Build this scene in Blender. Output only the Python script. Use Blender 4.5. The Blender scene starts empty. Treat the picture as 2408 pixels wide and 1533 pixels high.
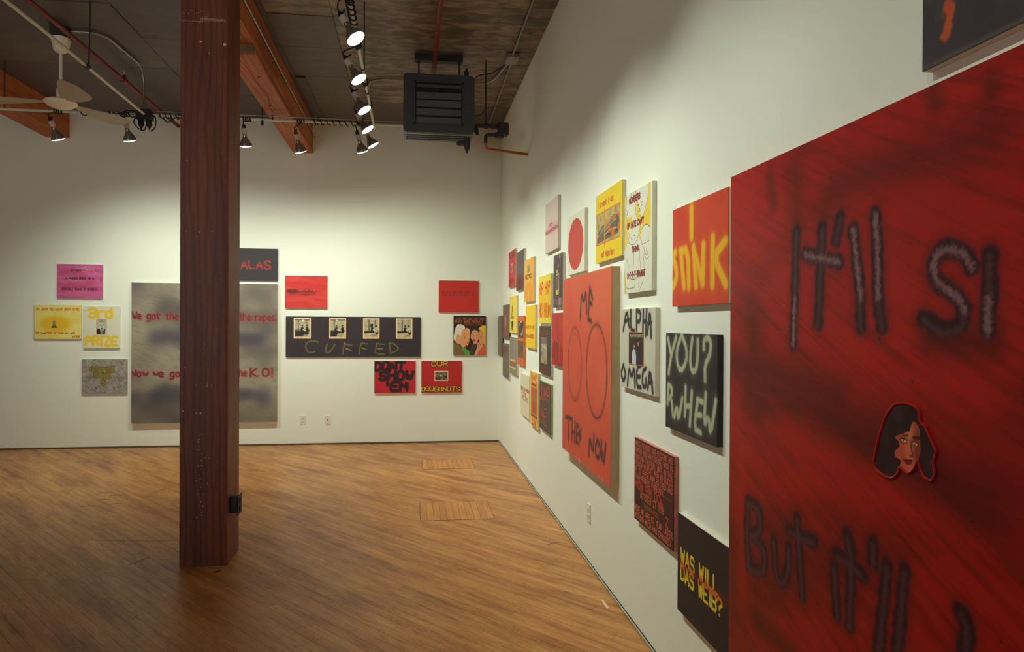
import bpy, bmesh, math, random
import numpy as np
from mathutils import Vector, Matrix, Quaternion

# ------------------------------------------------------------------ camera, light level, world
SC = bpy.context.scene
COL = SC.collection
XW, YB, ZC = 1.1216, 8.62, 4.03          # right wall, back wall, ceiling
XL, YR = -6.6, -2.4                       # far left wall, rear wall (behind the camera)
cam_data = bpy.data.cameras.new('camera')
cam = bpy.data.objects.new('camera', cam_data)
COL.objects.link(cam)
F = 1585.0
yaw, pit, rol = 0.122257, -0.0036444, -0.0046297
cy, sy, cp, sp, cr, sr = math.cos(yaw), math.sin(yaw), math.cos(pit), math.sin(pit), math.cos(rol), math.sin(rol)
r0 = Vector((cy, -sy, 0)); f0 = Vector((sy, cy, 0)); u0 = Vector((0, 0, 1))
fwd = f0 * cp + u0 * sp
up1 = u0 * cp - f0 * sp
right = r0 * cr - up1 * sr
up = r0 * sr + up1 * cr
M = Matrix((right, up, -fwd)).transposed().to_4x4()
M.translation = Vector((0, 0, 1.52))
cam.matrix_world = M
cam_data.sensor_width = 36.0
cam_data.lens = F / 2408 * 36.0
cam_data.shift_x = 40 / 2408
cam_data.clip_start = 0.05
SC.camera = cam
SC.view_settings.view_transform = 'Standard'
SC.view_settings.look = 'None'
SC.view_settings.gamma = 1.0
SC.view_settings.use_curve_mapping = False
SC.view_settings.exposure = 0.0
SC.cycles.use_denoising = True
SC.cycles.max_bounces = 8
SC.cycles.diffuse_bounces = 5
wd = bpy.data.worlds.new('world'); SC.world = wd; wd.use_nodes = True
wd.node_tree.nodes['Background'].inputs[0].default_value = (0.9, 0.8, 0.65, 1)
wd.node_tree.nodes['Background'].inputs[1].default_value = 0.02
LAMP_W = 72.0                             # radiant power of one flood bulb
LAMP_COL = (0.92, 1.0, 0.84)
al = bpy.data.lights.new('rear_fill_light', 'AREA'); al.shape = 'RECTANGLE'; al.size = 4.5; al.size_y = 2.2; al.energy = 60; al.color = (1.0, 0.98, 0.92); al.spread = math.radians(100)  # unseen fill light, added behind the camera to lift walls and ceiling
alo = bpy.data.objects.new('rear_fill_light', al); COL.objects.link(alo); alo.location = (-3.2, -2.2, 1.9)
alo.rotation_euler = Vector((0.14, 1, 0.46)).to_track_quat('-Z', 'Y').to_euler()
rnd = random.Random(7)

# ------------------------------------------------------------------ materials
def lin(c):
    return tuple(((v / 255) / 12.92 if v / 255 <= 0.04045 else ((v / 255 + 0.055) / 1.055) ** 2.4) for v in c)

def mat(name, rgb, rough=0.6, metal=0.0, emit=0.0, spec=0.4, noise=0.0, nscale=8.0, bump=0.0, bscale=120.0, stretch=None):
    m = bpy.data.materials.new(name); m.use_nodes = True
    nt = m.node_tree; b = nt.nodes['Principled BSDF']
    c = lin(rgb)
    b.inputs['Base Color'].default_value = (*c, 1)
    b.inputs['Roughness'].default_value = rough
    b.inputs['Metallic'].default_value = metal
    b.inputs['Specular IOR Level'].default_value = spec
    if emit:
        b.inputs['Emission Color'].default_value = (1, 0.95, 0.82, 1)
        b.inputs['Emission Strength'].default_value = emit
    tc = nt.nodes.new('ShaderNodeTexCoord'); mp = nt.nodes.new('ShaderNodeMapping')
    nt.links.new(tc.outputs['Object'], mp.inputs[0])
    if stretch: mp.inputs['Scale'].default_value = stretch
    if noise:
        n = nt.nodes.new('ShaderNodeTexNoise'); n.inputs['Scale'].default_value = nscale; n.inputs['Detail'].default_value = 6
        nt.links.new(mp.outputs[0], n.inputs[0])
        r = nt.nodes.new('ShaderNodeMapRange'); r.inputs[1].default_value = 0.3; r.inputs[2].default_value = 0.7
        r.inputs[3].default_value = 1 - noise; r.inputs[4].default_value = 1 + noise
        nt.links.new(n.outputs[0], r.inputs[0])
        x = nt.nodes.new('ShaderNodeVectorMath'); x.operation = 'SCALE'; x.inputs[0].default_value = c
        nt.links.new(r.outputs[0], x.inputs['Scale']); nt.links.new(x.outputs[0], b.inputs['Base Color'])
    if bump:
        n = nt.nodes.new('ShaderNodeTexNoise'); n.inputs['Scale'].default_value = bscale; n.inputs['Detail'].default_value = 3
        nt.links.new(mp.outputs[0], n.inputs[0])
        bp = nt.nodes.new('ShaderNodeBump'); bp.inputs['Strength'].default_value = bump; bp.inputs['Distance'].default_value = 0.002
        nt.links.new(n.outputs[0], bp.inputs['Height']); nt.links.new(bp.outputs[0], b.inputs['Normal'])
    return m

WHITE = mat('white_wall_paint', (238, 240, 228), 0.75, spec=0.25, bump=0.25, bscale=160)
RAW = mat('raw_canvas', (214, 208, 186), 0.85, noise=0.06, bump=0.2, bscale=600)
DKEDGE = mat('black_paint_edge', (38, 36, 38), 0.6, noise=0.25, nscale=25)
REDEDGE = mat('red_wash_edge', (190, 110, 100), 0.7, noise=0.25, nscale=18)
GREENEDGE = mat('green_stained_edge', (150, 165, 105), 0.8, noise=0.25, nscale=14)
ORANGEEDGE = mat('orange_stained_edge', (205, 130, 85), 0.8, noise=0.25, nscale=20)
BLACKM = mat('black_rubber', (22, 21, 22), 0.55)
HEAT = mat('grey_enamel', (62, 66, 70), 0.45, noise=0.08)
HEATD = mat('dark_slot', (18, 18, 18), 0.7)
IRON = mat('blackened_iron', (44, 40, 40), 0.55, noise=0.15, nscale=30)
STEEL = mat('galvanised_steel', (150, 148, 140), 0.38, metal=0.75, noise=0.12, nscale=20)
WHPIPE = mat('pale_painted_pipe', (205, 205, 185), 0.4)
REDPIPE = mat('red_oxide_pipe', (120, 40, 34), 0.5, noise=0.2, nscale=14)
COPPER = mat('copper_pipe', (175, 100, 66), 0.35, metal=0.7, noise=0.15)
CREAM = mat('cream_enamel', (226, 214, 192), 0.4, noise=0.03)
PORC = mat('porcelain', (190, 178, 168), 0.35)
SILVER = mat('silvered_glass', (150, 148, 140), 0.2, metal=0.7)
BRASS = mat('brass_cap', (170, 130, 70), 0.3, metal=0.9)
LENS = mat('lit_lens', (255, 250, 235), 0.3, emit=9.0)
PLATE = mat('ivory_plastic', (226, 224, 205), 0.35)
DARKSLOT = mat('socket_slot', (60, 50, 42), 0.6)
SUBFLOOR = mat('dark_subfloor', (34, 22, 14), 0.9)
JOINT = mat('dark_void', (14, 12, 11), 0.9)
BASEB = mat('brown_floor_strip', (92, 76, 62), 0.6, noise=0.2, nscale=12)
BASEG = mat('grey_floor_strip', (160, 155, 138), 0.6, noise=0.2, nscale=20)
TAPE = mat('masking_tape', (215, 196, 160), 0.7)
SCUFF = mat('black_scrap', (36, 24, 18), 0.8)

def wood(name, c1, c2, c3, axis='Y', scale=1.0, rough=0.5, rings=True, tone=False, bump=0.15):
    """grain running along one axis, knots and rings by distorted waves"""
    m = bpy.data.materials.new(name); m.use_nodes = True
    nt = m.node_tree; L = nt.links; b = nt.nodes['Principled BSDF']
    b.inputs['Roughness'].default_value = rough; b.inputs['Specular IOR Level'].default_value = 0.35
    tc = nt.nodes.new('ShaderNodeTexCoord'); mp = nt.nodes.new('ShaderNodeMapping')
    L.new(tc.outputs['Object'], mp.inputs[0])
    s = {'X': (0.12, 1, 1), 'Y': (1, 0.12, 1), 'Z': (1, 1, 0.12)}[axis]
    mp.inputs['Scale'].default_value = [v * scale for v in s]
    n1 = nt.nodes.new('ShaderNodeTexNoise'); n1.inputs['Scale'].default_value = 9; n1.inputs['Detail'].default_value = 8; n1.inputs['Roughness'].default_value = 0.65
    L.new(mp.outputs[0], n1.inputs[0])
    n2 = nt.nodes.new('ShaderNodeTexNoise'); n2.inputs['Scale'].default_value = 70; n2.inputs['Detail'].default_value = 4
    L.new(mp.outputs[0], n2.inputs[0])
    rp = nt.nodes.new('ShaderNodeValToRGB'); e = rp.color_ramp.elements
    e[0].position = 0.36; e[0].color = (*lin(c2), 1); e[1].position = 0.66; e[1].color = (*lin(c1), 1)
    L.new(n1.outputs[0], rp.inputs[0])
    mx = nt.nodes.new('ShaderNodeMix'); mx.data_type = 'RGBA'; mx.blend_type = 'MIX'
    L.new(rp.outputs[0], mx.inputs[6]); mx.inputs[7].default_value = (*lin(c3), 1)
    r = nt.nodes.new('ShaderNodeMapRange'); r.inputs[1].default_value = 0.5; r.inputs[2].default_value = 0.75; r.inputs[3].default_value = 0; r.inputs[4].default_value = 0.55
    L.new(n2.outputs[0], r.inputs[0])
    src = r.outputs[0]
    if rings:
        w = nt.nodes.new('ShaderNodeTexWave'); w.wave_type = 'BANDS'; w.bands_direction = {'X': 'Y', 'Y': 'X', 'Z': 'X'}[axis]
        w.inputs['Scale'].default_value = 9; w.inputs['Distortion'].default_value = 9; w.inputs['Detail'].default_value = 2; w.inputs['Detail Scale'].default_value = 0.9
        L.new(mp.outputs[0], w.inputs[0])
        r2 = nt.nodes.new('ShaderNodeMapRange'); r2.inputs[1].default_value = 0.55; r2.inputs[2].default_value = 1.0; r2.inputs[3].default_value = 0; r2.inputs[4].default_value = 0.5
        L.new(w.outputs[1], r2.inputs[0])
        ad = nt.nodes.new('ShaderNodeMath'); ad.operation = 'MAXIMUM'
        L.new(r.outputs[0], ad.inputs[0]); L.new(r2.outputs[0], ad.inputs[1]); src = ad.outputs[0]
    L.new(src, mx.inputs[0])
    out = mx.outputs[2]
    if tone:
        a = nt.nodes.new('ShaderNodeVertexColor'); a.layer_name = 'tone'
        m2 = nt.nodes.new('ShaderNodeMix'); m2.data_type = 'RGBA'; m2.blend_type = 'MULTIPLY'; m2.inputs[0].default_value = 1
        L.new(out, m2.inputs[6]); L.new(a.outputs[0], m2.inputs[7]); out = m2.outputs[2]
    L.new(out, b.inputs['Base Color'])
    if bump:
        bp = nt.nodes.new('ShaderNodeBump'); bp.inputs['Strength'].default_value = bump; bp.inputs['Distance'].default_value = 0.003
        L.new(src, bp.inputs['Height']); bp.invert = True; L.new(bp.outputs[0], b.inputs['Normal'])
    return m

# ------------------------------------------------------------------ mesh helpers
def box(bm, a, b, bev=0.0, seg=1):
    r = bmesh.ops.create_cube(bm, size=1.0)
    vs = r['verts']
    for v in vs:
        v.co = Vector([a[i] + (b[i] - a[i]) * (v.co[i] + 0.5) for i in range(3)])
    if bev:
        es = list({e for v in vs for e in v.link_edges})
        bmesh.ops.bevel(bm, geom=es, offset=bev, segments=seg, affect='EDGES', profile=0.5)
    return bm

def frame_of(d):
    d = Vector(d).normalized()
    a = Vector((0, 0, 1)) if abs(d.z) < 0.95 else Vector((1, 0, 0))
    x = a.cross(d).normalized(); y = d.cross(x)
    return x, y

def tube(bm, pts, r, n=12, caps=True):
    pts = [Vector(p) for p in pts]; rings = []
    rs = r if isinstance(r, (list, tuple)) else [r] * len(pts)
    x = None
    for i, p in enumerate(pts):
        d = (pts[min(i + 1, len(pts) - 1)] - pts[max(i - 1, 0)]).normalized()
        if x is None: x, y = frame_of(d)
        else:
            x = (x - d * x.dot(d)).normalized(); y = d.cross(x)
        rings.append([bm.verts.new(p + (x * math.cos(t) + y * math.sin(t)) * rs[i]) for t in [2 * math.pi * k / n for k in range(n)]])
    for a, b in zip(rings, rings[1:]):
        for k in range(n):
            bm.faces.new((a[k], a[(k + 1) % n], b[(k + 1) % n], b[k]))
    if caps:
        bm.faces.new(rings[0][::-1]); bm.faces.new(rings[-1])
    return bm

def lathe(bm, prof, o, d, n=20, caps=True):
    """profile [(distance along axis, radius)] turned about the axis d from o"""
    x, y = frame_of(d); d = Vector(d).normalized(); o = Vector(o); rings = []
    for s, r in prof:
        rings.append([bm.verts.new(o + d * s + (x * math.cos(t) + y * math.sin(t)) * max(r, 1e-4)) for t in [2 * math.pi * k / n for k in range(n)]])
    for a, b in zip(rings, rings[1:]):
        for k in range(n):
            bm.faces.new((a[k], a[(k + 1) % n], b[(k + 1) % n], b[k]))
    if caps:
        bm.faces.new(rings[0][::-1]); bm.faces.new(rings[-1])
    return bm

def smooth_path(pts, k=6):
    pts = [Vector(p) for p in pts]; out = []
    q = [pts[0]] + pts + [pts[-1]]
    for i in range(1, len(q) - 2):
        for j in range(k):
            t = j / k
            a, b, c, d = q[i - 1], q[i], q[i + 1], q[i + 2]
            out.append(0.5 * ((2 * b) + (c - a) * t + (2 * a - 5 * b + 4 * c - d) * t * t + (3 * b - a - 3 * c + d) * t ** 3))
    out.append(pts[-1]); return out

def round_path(pts, r, k=5):
    """polyline with its corners rounded, for bent conduit"""
    pts = [Vector(p) for p in pts]; out = [pts[0]]
    for i in range(1, len(pts) - 1):
        a, b, c = pts[i - 1], pts[i], pts[i + 1]
        rr = min(r, (a - b).length * 0.45, (c - b).length * 0.45)
        p = b + (a - b).normalized() * rr; q = b + (c - b).normalized() * rr
        for j in range(k + 1):
            t = j / k
            out.append(p * (1 - t) ** 2 + b * 2 * t * (1 - t) + q * t * t)
    out.append(pts[-1]); return out

def obj(name, bm, m, parent=None, smooth=False):
    me = bpy.data.meshes.new(name)
    bmesh.ops.recalc_face_normals(bm, faces=bm.faces)
    bm.to_mesh(me); bm.free()
    for mm in (m if isinstance(m, (list, tuple)) else [m]): me.materials.append(mm)
    if smooth:
        me.polygons.foreach_set('use_smooth', [True] * len(me.polygons))
        try: me.set_sharp_from_angle(angle=0.7)
        except Exception: pass
    o = bpy.data.objects.new(name, me); COL.objects.link(o)
    if parent: o.parent = parent
    return o

def tag(o, label, cat=None, group=None, kind=None):
    o['label'] = label
    if cat: o['category'] = cat
    if group: o['group'] = group
    if kind: o['kind'] = kind
    return o

def thing(name, label, cat, loc=(0, 0, 0), rot=None, group=None, kind=None):
    o = bpy.data.objects.new(name, None); COL.objects.link(o); o.location = loc
    o.empty_display_size = 0.1
    if rot is not None: o.rotation_euler = rot
    return tag(o, label, cat, group, kind)

def B(*boxes, bev=0.0):
    bm = bmesh.new()
    for a, b in boxes: box(bm, a, b, bev)
    return bm
def T(*paths, r=0.01, n=12):
    bm = bmesh.new()
    for p in paths: tube(bm, p, r, n)
    return bm

# ------------------------------------------------------------------ room shell
def wallobj(name, a, b, label):
    return tag(obj(name, B((a, b)), WHITE), label, 'wall', kind='structure')
wallobj('wall_back', (XL - 0.2, YB, -0.1), (XW + 0.2, YB + 0.2, ZC + 0.1), 'white plaster wall at the far end of the room')
wallobj('wall_right', (XW, YR - 0.2, -0.1), (XW + 0.2, YB, ZC + 0.1), 'long white plaster wall on the right, hung salon style')
wallobj('wall_left', (XL - 0.2, YR - 0.2, -0.1), (XL, YB, ZC + 0.1), 'white plaster wall far to the left, out of view')
wallobj('wall_rear', (XL, YR - 0.2, -0.1), (XW, YR, ZC + 0.1), 'white plaster wall behind the viewer, out of view')
win = tag(obj('added_window_1', B(((-5.45, YR - 0.005, 0.85), (-1.0, YR + 0.0, 2.95))), mat('added_window_glass', (196, 204, 206), 0.1)), 'wide pale made-up window, added behind the viewer to go with the fill light', 'window', kind='structure')  # made-up window, added where the fill light stands
obj('added_window_frame', B(*[((x - 0.03, YR, 0.85), (x + 0.03, YR + 0.05, 2.95)) for x in (-5.42, -3.96, -2.49, -1.03)]), WHITE, win)
obj('added_window_frame', B(*[((-5.45, YR, z - 0.03), (-1.0, YR + 0.045, z + 0.03)) for z in (0.88, 1.9, 2.92)]), WHITE, win)
bb = tag(obj('baseboard_back', B(((XL, YB - 0.012, 0.0005), (XW - 0.012, YB, 0.018)), bev=0.002), BASEB), 'thin dark brown strip at the foot of the far wall', 'baseboard', kind='structure')
bb = tag(obj('baseboard_right', B(((XW - 0.012, YR, 0.0005), (XW, YB, 0.012)), bev=0.002), BASEG), 'thin grey strip at the foot of the right wall', 'baseboard', kind='structure')
bm = bmesh.new(); box(bm, (XW - 0.0045, YR, 0.012), (XW, YB, 0.0135))
obj('shadow_gap', bm, JOINT, bb)

# floor: maple strips laid on the diagonal
FLOORW = wood('worn_maple', (208, 149, 85), (176, 116, 63), (104, 64, 40), 'Y', 1.6, rough=0.36, rings=False, tone=True, bump=0.05)
_nt = FLOORW.node_tree
def preturn(nt, mapping, ang):
    src = mapping.inputs[0].links[0].from_socket
    m = nt.nodes.new('ShaderNodeMapping'); m.inputs['Rotation'].default_value = (0, 0, ang)
    nt.links.new(src, m.inputs[0]); nt.links.new(m.outputs[0], mapping.inputs[0])
FANG = -math.atan2(0.66, 0.75)          # brings the strip direction onto the Y axis
for nd in list(_nt.nodes):
    if nd.type == 'MAPPING': preturn(_nt, nd, FANG)
# traffic stains: broad dark worn patches of their own shape
b_ = _nt.nodes['Principled BSDF']; src = b_.inputs['Base Color'].links[0].from_socket
tc = _nt.nodes.new('ShaderNodeTexCoord'); mpp = _nt.nodes.new('ShaderNodeMapping'); mpp.inputs['Scale'].default_value = (3.4, 0.42, 1)
_nt.links.new(tc.outputs['Object'], mpp.inputs[0]); preturn(_nt, mpp, FANG)
ns = _nt.nodes.new('ShaderNodeTexNoise'); ns.inputs['Scale'].default_value = 1.9; ns.inputs['Detail'].default_value = 9; ns.inputs['Roughness'].default_value = 0.78
_nt.links.new(mpp.outputs[0], ns.inputs[0])
mr = _nt.nodes.new('ShaderNodeMapRange'); mr.inputs[1].default_value = 0.47; mr.inputs[2].default_value = 0.68; mr.inputs[3].default_value = 0; mr.inputs[4].default_value = 0.95
_nt.links.new(ns.outputs[0], mr.inputs[0])
mx = _nt.nodes.new('ShaderNodeMix'); mx.data_type = 'RGBA'; mx.blend_type = 'MULTIPLY'; mx.inputs[7].default_value = (*lin((165, 118, 84)), 1)
_nt.links.new(mr.outputs[0], mx.inputs[0]); _nt.links.new(src, mx.inputs[6]); _nt.links.new(mx.outputs[2], b_.inputs['Base Color'])

floor = tag(obj('floor', B(((XL, YR, -0.12), (XW, YB, -0.012))), SUBFLOOR), 'worn golden maple strip floor laid on the diagonal', 'floor', kind='structure')
def clip(poly, xmin, ymin, xmax, ymax):
    for ax, lim, sg in ((0, xmin, 1), (0, xmax, -1), (1, ymin, 1), (1, ymax, -1)):
        out = []
        for i in range(len(poly)):
            p, q = poly[i], poly[(i + 1) % len(poly)]
            ip, iq = sg * (p[ax] - lim) >= 0, sg * (q[ax] - lim) >= 0
            if ip: out.append(p)
            if ip != iq:
                t = (lim - p[ax]) / (q[ax] - p[ax]); out.append((p[0] + t * (q[0] - p[0]), p[1] + t * (q[1] - p[1])))
        poly = out
        if len(poly) < 3: return []
    return poly
def slab(bm, poly, z0, z1, tone, layer):
    t = [bm.verts.new((x, y, z1)) for x, y in poly]; b = [bm.verts.new((x, y, z0)) for x, y in poly]
    fs = [bm.faces.new(t)]
    for i in range(len(poly)):
        j = (i + 1) % len(poly); fs.append(bm.faces.new((t[i], b[i], b[j], t[j])))
    for f in fs:
        for l in f.loops: l[layer] = tone
def tone_of(lo=0.72):
    v = rnd.gauss(0.94, 0.055); v = max(lo, min(1.12, v)); w = rnd.uniform(-0.03, 0.03)
    return (v, v * (0.985 + w * 0.6), v * (0.96 + w), 1)
D_ = Vector((-0.66, 0.75)).normalized(); N_ = Vector((0.75, 0.66)).normalized()
PW = 0.057
planks = []
n0 = int((XL * N_.x + YR * N_.y) / PW) - 2; n1 = int((XW * N_.x + YB * N_.y) / PW) + 2
for i in range(n0, n1):
    s = -9.5 - rnd.random() * 2
    while s < 13:
        ln = rnd.choice((0.45, 0.7, 0.9, 1.2, 1.6, 2.1)) * rnd.uniform(0.85, 1.15)
        g = 0.0006
        c = [(N_.x * a + D_.x * bb_, N_.y * a + D_.y * bb_) for a, bb_ in ((i * PW + g, s + g), ((i + 1) * PW - g, s + g), ((i + 1) * PW - g, s + ln - g), (i * PW + g, s + ln - g))]
        p = clip(c, XL, YR, XW, YB)
        if p:
            cx = sum(q[0] for q in p) / len(p); cyy = sum(q[1] for q in p) / len(p)
            planks.append((p, cx, cyy))
        s += ln
def seen_size(p):
    _, x, y = p
    d = y + 0.12 * x
    if d < 2.9 or x / d < -0.66: return -1
    A = 0.5 * abs(sum(p[0][k][0] * p[0][(k + 1) % len(p[0])][1] - p[0][(k + 1) % len(p[0])][0] * p[0][k][1] for k in range(len(p[0]))))
    return A / d ** 3
planks.sort(key=seen_size, reverse=True)
for p, x, y in planks[:285]:
    bm = bmesh.new(); ly = bm.loops.layers.float_color.new('tone')
    slab(bm, p, -0.012, rnd.uniform(-0.0004, 0.0002), tone_of(), ly)
    obj('floor_plank', bm, FLOORW, floor)
bm = bmesh.new(); ly = bm.loops.layers.float_color.new('tone')
for p, x, y in planks[285:]: slab(bm, p, -0.012, 0.0, tone_of(), ly)
o = obj('floor_planks_beyond', bm, FLOORW, floor); o['kind'] = 'stuff'
# two rectangular repairs with strips running the other way
PATCHW = wood('patch_maple', (205, 142, 78), (180, 116, 60), (130, 80, 44), 'Y', 2.0, rough=0.4, rings=False, tone=True, bump=0.05)
for (x0, x1, y0, y1, n) in ((0.07, 0.645, 5.205, 5.72, 11), (0.115, 0.66, 7.04, 7.52, 10)):
    for k in range(n):
        a = x0 + (x1 - x0) * k / n + 0.001; b = x0 + (x1 - x0) * (k + 1) / n - 0.001
        e = rnd.uniform(-0.012, 0.012) if k not in (0, n - 1) else 0
        bm = bmesh.new(); ly = bm.loops.layers.float_color.new('tone')
        slab(bm, [(a, y0), (b, y0), (b, y1 + e * 0.5), (a, y1 + e * 0.5)], -0.0115, 0.0016, tone_of(0.85), ly)
        obj('patch_strip', bm, PATCHW, floor)
    obj('patch_joint', B(((x0 - 0.002, y0 - 0.003, -0.011), (x1 + 0.002, y1 + 0.004, 0.0008))), JOINT, floor)

# ceiling: big dark sheets with open joints
CEILW = {}
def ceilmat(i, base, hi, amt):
    m = bpy.data.materials.new('highlight_ceiling_board_%d' % i); m.use_nodes = True
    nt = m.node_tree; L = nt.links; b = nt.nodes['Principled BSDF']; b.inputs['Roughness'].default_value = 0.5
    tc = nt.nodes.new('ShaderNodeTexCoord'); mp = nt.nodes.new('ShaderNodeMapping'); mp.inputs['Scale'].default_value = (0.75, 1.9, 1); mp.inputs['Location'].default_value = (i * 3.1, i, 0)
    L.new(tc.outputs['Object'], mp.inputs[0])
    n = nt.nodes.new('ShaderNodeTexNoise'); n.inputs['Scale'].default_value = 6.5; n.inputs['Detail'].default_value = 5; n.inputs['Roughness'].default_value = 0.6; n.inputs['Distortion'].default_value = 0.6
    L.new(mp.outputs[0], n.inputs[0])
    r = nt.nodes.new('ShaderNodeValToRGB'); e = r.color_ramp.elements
    e[0].position = 0.42; e[0].color = (*lin(base), 1); e[1].position = 0.78; e[1].color = (*lin([base[k] + (hi[k] - base[k]) * amt for k in range(3)]), 1)  # lighter noise streaks put lamp highlights into the board colour
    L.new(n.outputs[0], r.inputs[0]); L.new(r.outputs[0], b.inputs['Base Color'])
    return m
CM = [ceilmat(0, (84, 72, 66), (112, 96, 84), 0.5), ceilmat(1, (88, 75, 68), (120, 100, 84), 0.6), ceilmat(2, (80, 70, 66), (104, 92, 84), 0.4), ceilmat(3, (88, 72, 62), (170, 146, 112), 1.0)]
ceiling = tag(obj('ceiling', B(((XL - 0.2, YR - 0.2, ZC + 0.02), (XW + 0.2, YB + 0.2, ZC + 0.2))), JOINT), 'dark board ceiling with highlight streaks in its colour', 'ceiling', kind='structure')
ys = [YB]
for y in (7.78, 7.04, 6.31, 5.66, 5.0, 4.3, 3.6, 2.9, 2.2, 1.5, 0.8, 0.1, -0.6, -1.3, YR): ys.append(y)
xs = [XL, -4.82, -2.38, -1.19, -0.655, XW]
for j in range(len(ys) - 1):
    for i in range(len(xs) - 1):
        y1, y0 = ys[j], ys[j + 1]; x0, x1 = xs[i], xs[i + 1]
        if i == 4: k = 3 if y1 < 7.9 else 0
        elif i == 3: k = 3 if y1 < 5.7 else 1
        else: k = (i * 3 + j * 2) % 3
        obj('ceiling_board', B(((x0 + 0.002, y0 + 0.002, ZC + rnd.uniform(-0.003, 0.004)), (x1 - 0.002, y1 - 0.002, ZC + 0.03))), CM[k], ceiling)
obj('ceiling_batten', B(((-1.19, 7.06, ZC - 0.02), (-1.09, 8.6, ZC + 0.01)), bev=0.003), CM[2], ceiling)

# ------------------------------------------------------------------ timber post and beams
POSTW = wood('dark_fir_post', (130, 72, 50), (100, 56, 40), (62, 36, 28), 'Z', 0.8, rough=0.5, rings=True, bump=0.3)
BEAMW = wood('orange_fir_beam', (196, 112, 58), (168, 90, 46), (110, 58, 34), 'Y', 0.8, rough=0.6, rings=True, bump=0.2)
post = thing('timber_post', 'thick dark brown timber post with paint nicks, in front of the grey canvas', 'column', (-1.285, 4.56, 0))
def posts():
    bm = bmesh.new(); box(bm, (-0.1435, -0.18, 0.0), (0.1425, 0.12, 3.70))
    es = [e for e in bm.edges if abs(e.verts[0].co.z - e.verts[1].co.z) > 1 and e.verts[0].co.x > 0]
    bmesh.ops.bevel(bm, geom=es, offset=0.016, segments=3, affect='EDGES', profile=0.5)
    es = [e for e in bm.edges if abs(e.verts[0].co.z - e.verts[1].co.z) > 1 and e.verts[0].co.x < -0.1]
    bmesh.ops.bevel(bm, geom=es, offset=0.004, segments=1, affect='EDGES')
    return bm
obj('shaft', posts(), POSTW, post)
NICK = mat('pale_paint_nick', (205, 180, 160), 0.7)
bm = bmesh.new()
def nick(u, z, w, h):
    n = 5; vs = [(-0.1435 + u + math.cos(t) * w * rnd.uniform(0.6, 1), z + math.sin(t) * h * rnd.uniform(0.6, 1)) for t in [2 * math.pi * k / n for k in range(n)]]
    f = [bm.verts.new((x, -0.1806, zz)) for x, zz in vs]; g = [bm.verts.new((x, -0.1795, zz)) for x, zz in vs]
    bm.faces.new(f)
    for k in range(n): bm.faces.new((f[k], g[k], g[(k + 1) % n], f[(k + 1) % n]))
for u, z, w, h in ((0.035, 2.085, 0.004, 0.006), (0.115, 2.08, 0.006, 0.004), (0.19, 2.085, 0.003, 0.004), (0.12, 3.26, 0.010, 0.010), (0.262, 3.25, 0.014, 0.013), (0.17, 3.19, 0.005, 0.006), (0.04, 2.52, 0.005, 0.004),
                   (0.10, 1.13, 0.002, 0.012), (0.165, 1.13, 0.002, 0.015), (0.19, 1.125, 0.002, 0.012), (0.02, 0.97, 0.008, 0.006), (0.10, 0.955, 0.004, 0.007), (0.125, 0.955, 0.007, 0.011), (0.03, 1.24, 0.003, 0.010)): nick(u, z, w, h)
for k in range(34): nick(0.125 + rnd.gauss(0, 0.012), 0.3 + k * 0.016 + rnd.uniform(-.01, .01), rnd.uniform(0.0015, 0.004), rnd.uniform(0.003, 0.009))
for k in range(40): nick(rnd.uniform(0.01, 0.27), rnd.uniform(0.05, 3.2), rnd.uniform(0.001, 0.003), rnd.uniform(0.001, 0.004))
for k in range(24): nick(0.12 + k * 0.006, 3.40 + rnd.uniform(-0.004, 0.004), 0.0018, 0.012 if k % 2 else 0.018)
for k in range(16): nick(0.005 + k * 0.009, 3.385 + rnd.uniform(-0.003, 0.003), 0.003, 0.003)
for k in range(10): nick(0.01 + k * 0.012, 3.44 + rnd.uniform(-0.012, 0.012), 0.005, 0.0015)
o = obj('paint_nick', bm, NICK, post); o['kind'] = 'stuff'
# metal boxes on the post
bx = thing('outlet_box', 'grey metal outlet box low on the right face of the timber post', 'outlet box', (-1.143, 4.47, 0.36))
obj('box_body', B(((0, -0.035, -0.05), (0.05, 0.035, 0.05)), bev=0.004), IRON, bx)
obj('cover_plate', B(((0.05, -0.045, -0.062), (0.056, 0.045, 0.062)), bev=0.002), IRON, bx)
obj('socket', B(((0.056, -0.017, 0.008), (0.062, 0.017, 0.04)), ((0.056, -0.017, -0.04), (0.062, 0.017, -0.008)), bev=0.002), BLACKM, bx)
bx = thing('wall_box_cover', 'flat grey metal cover low on the left face of the timber post', 'outlet box', (-1.4285, 4.5, 0.35))
obj('cover_plate', B(((-0.022, -0.035, -0.058), (0, 0.035, 0.058)), bev=0.003), IRON, bx)
obj('cover_screw', B(((-0.025, -0.005, -0.005), (-0.022, 0.005, 0.005)), bev=0.001), STEEL, bx)

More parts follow.
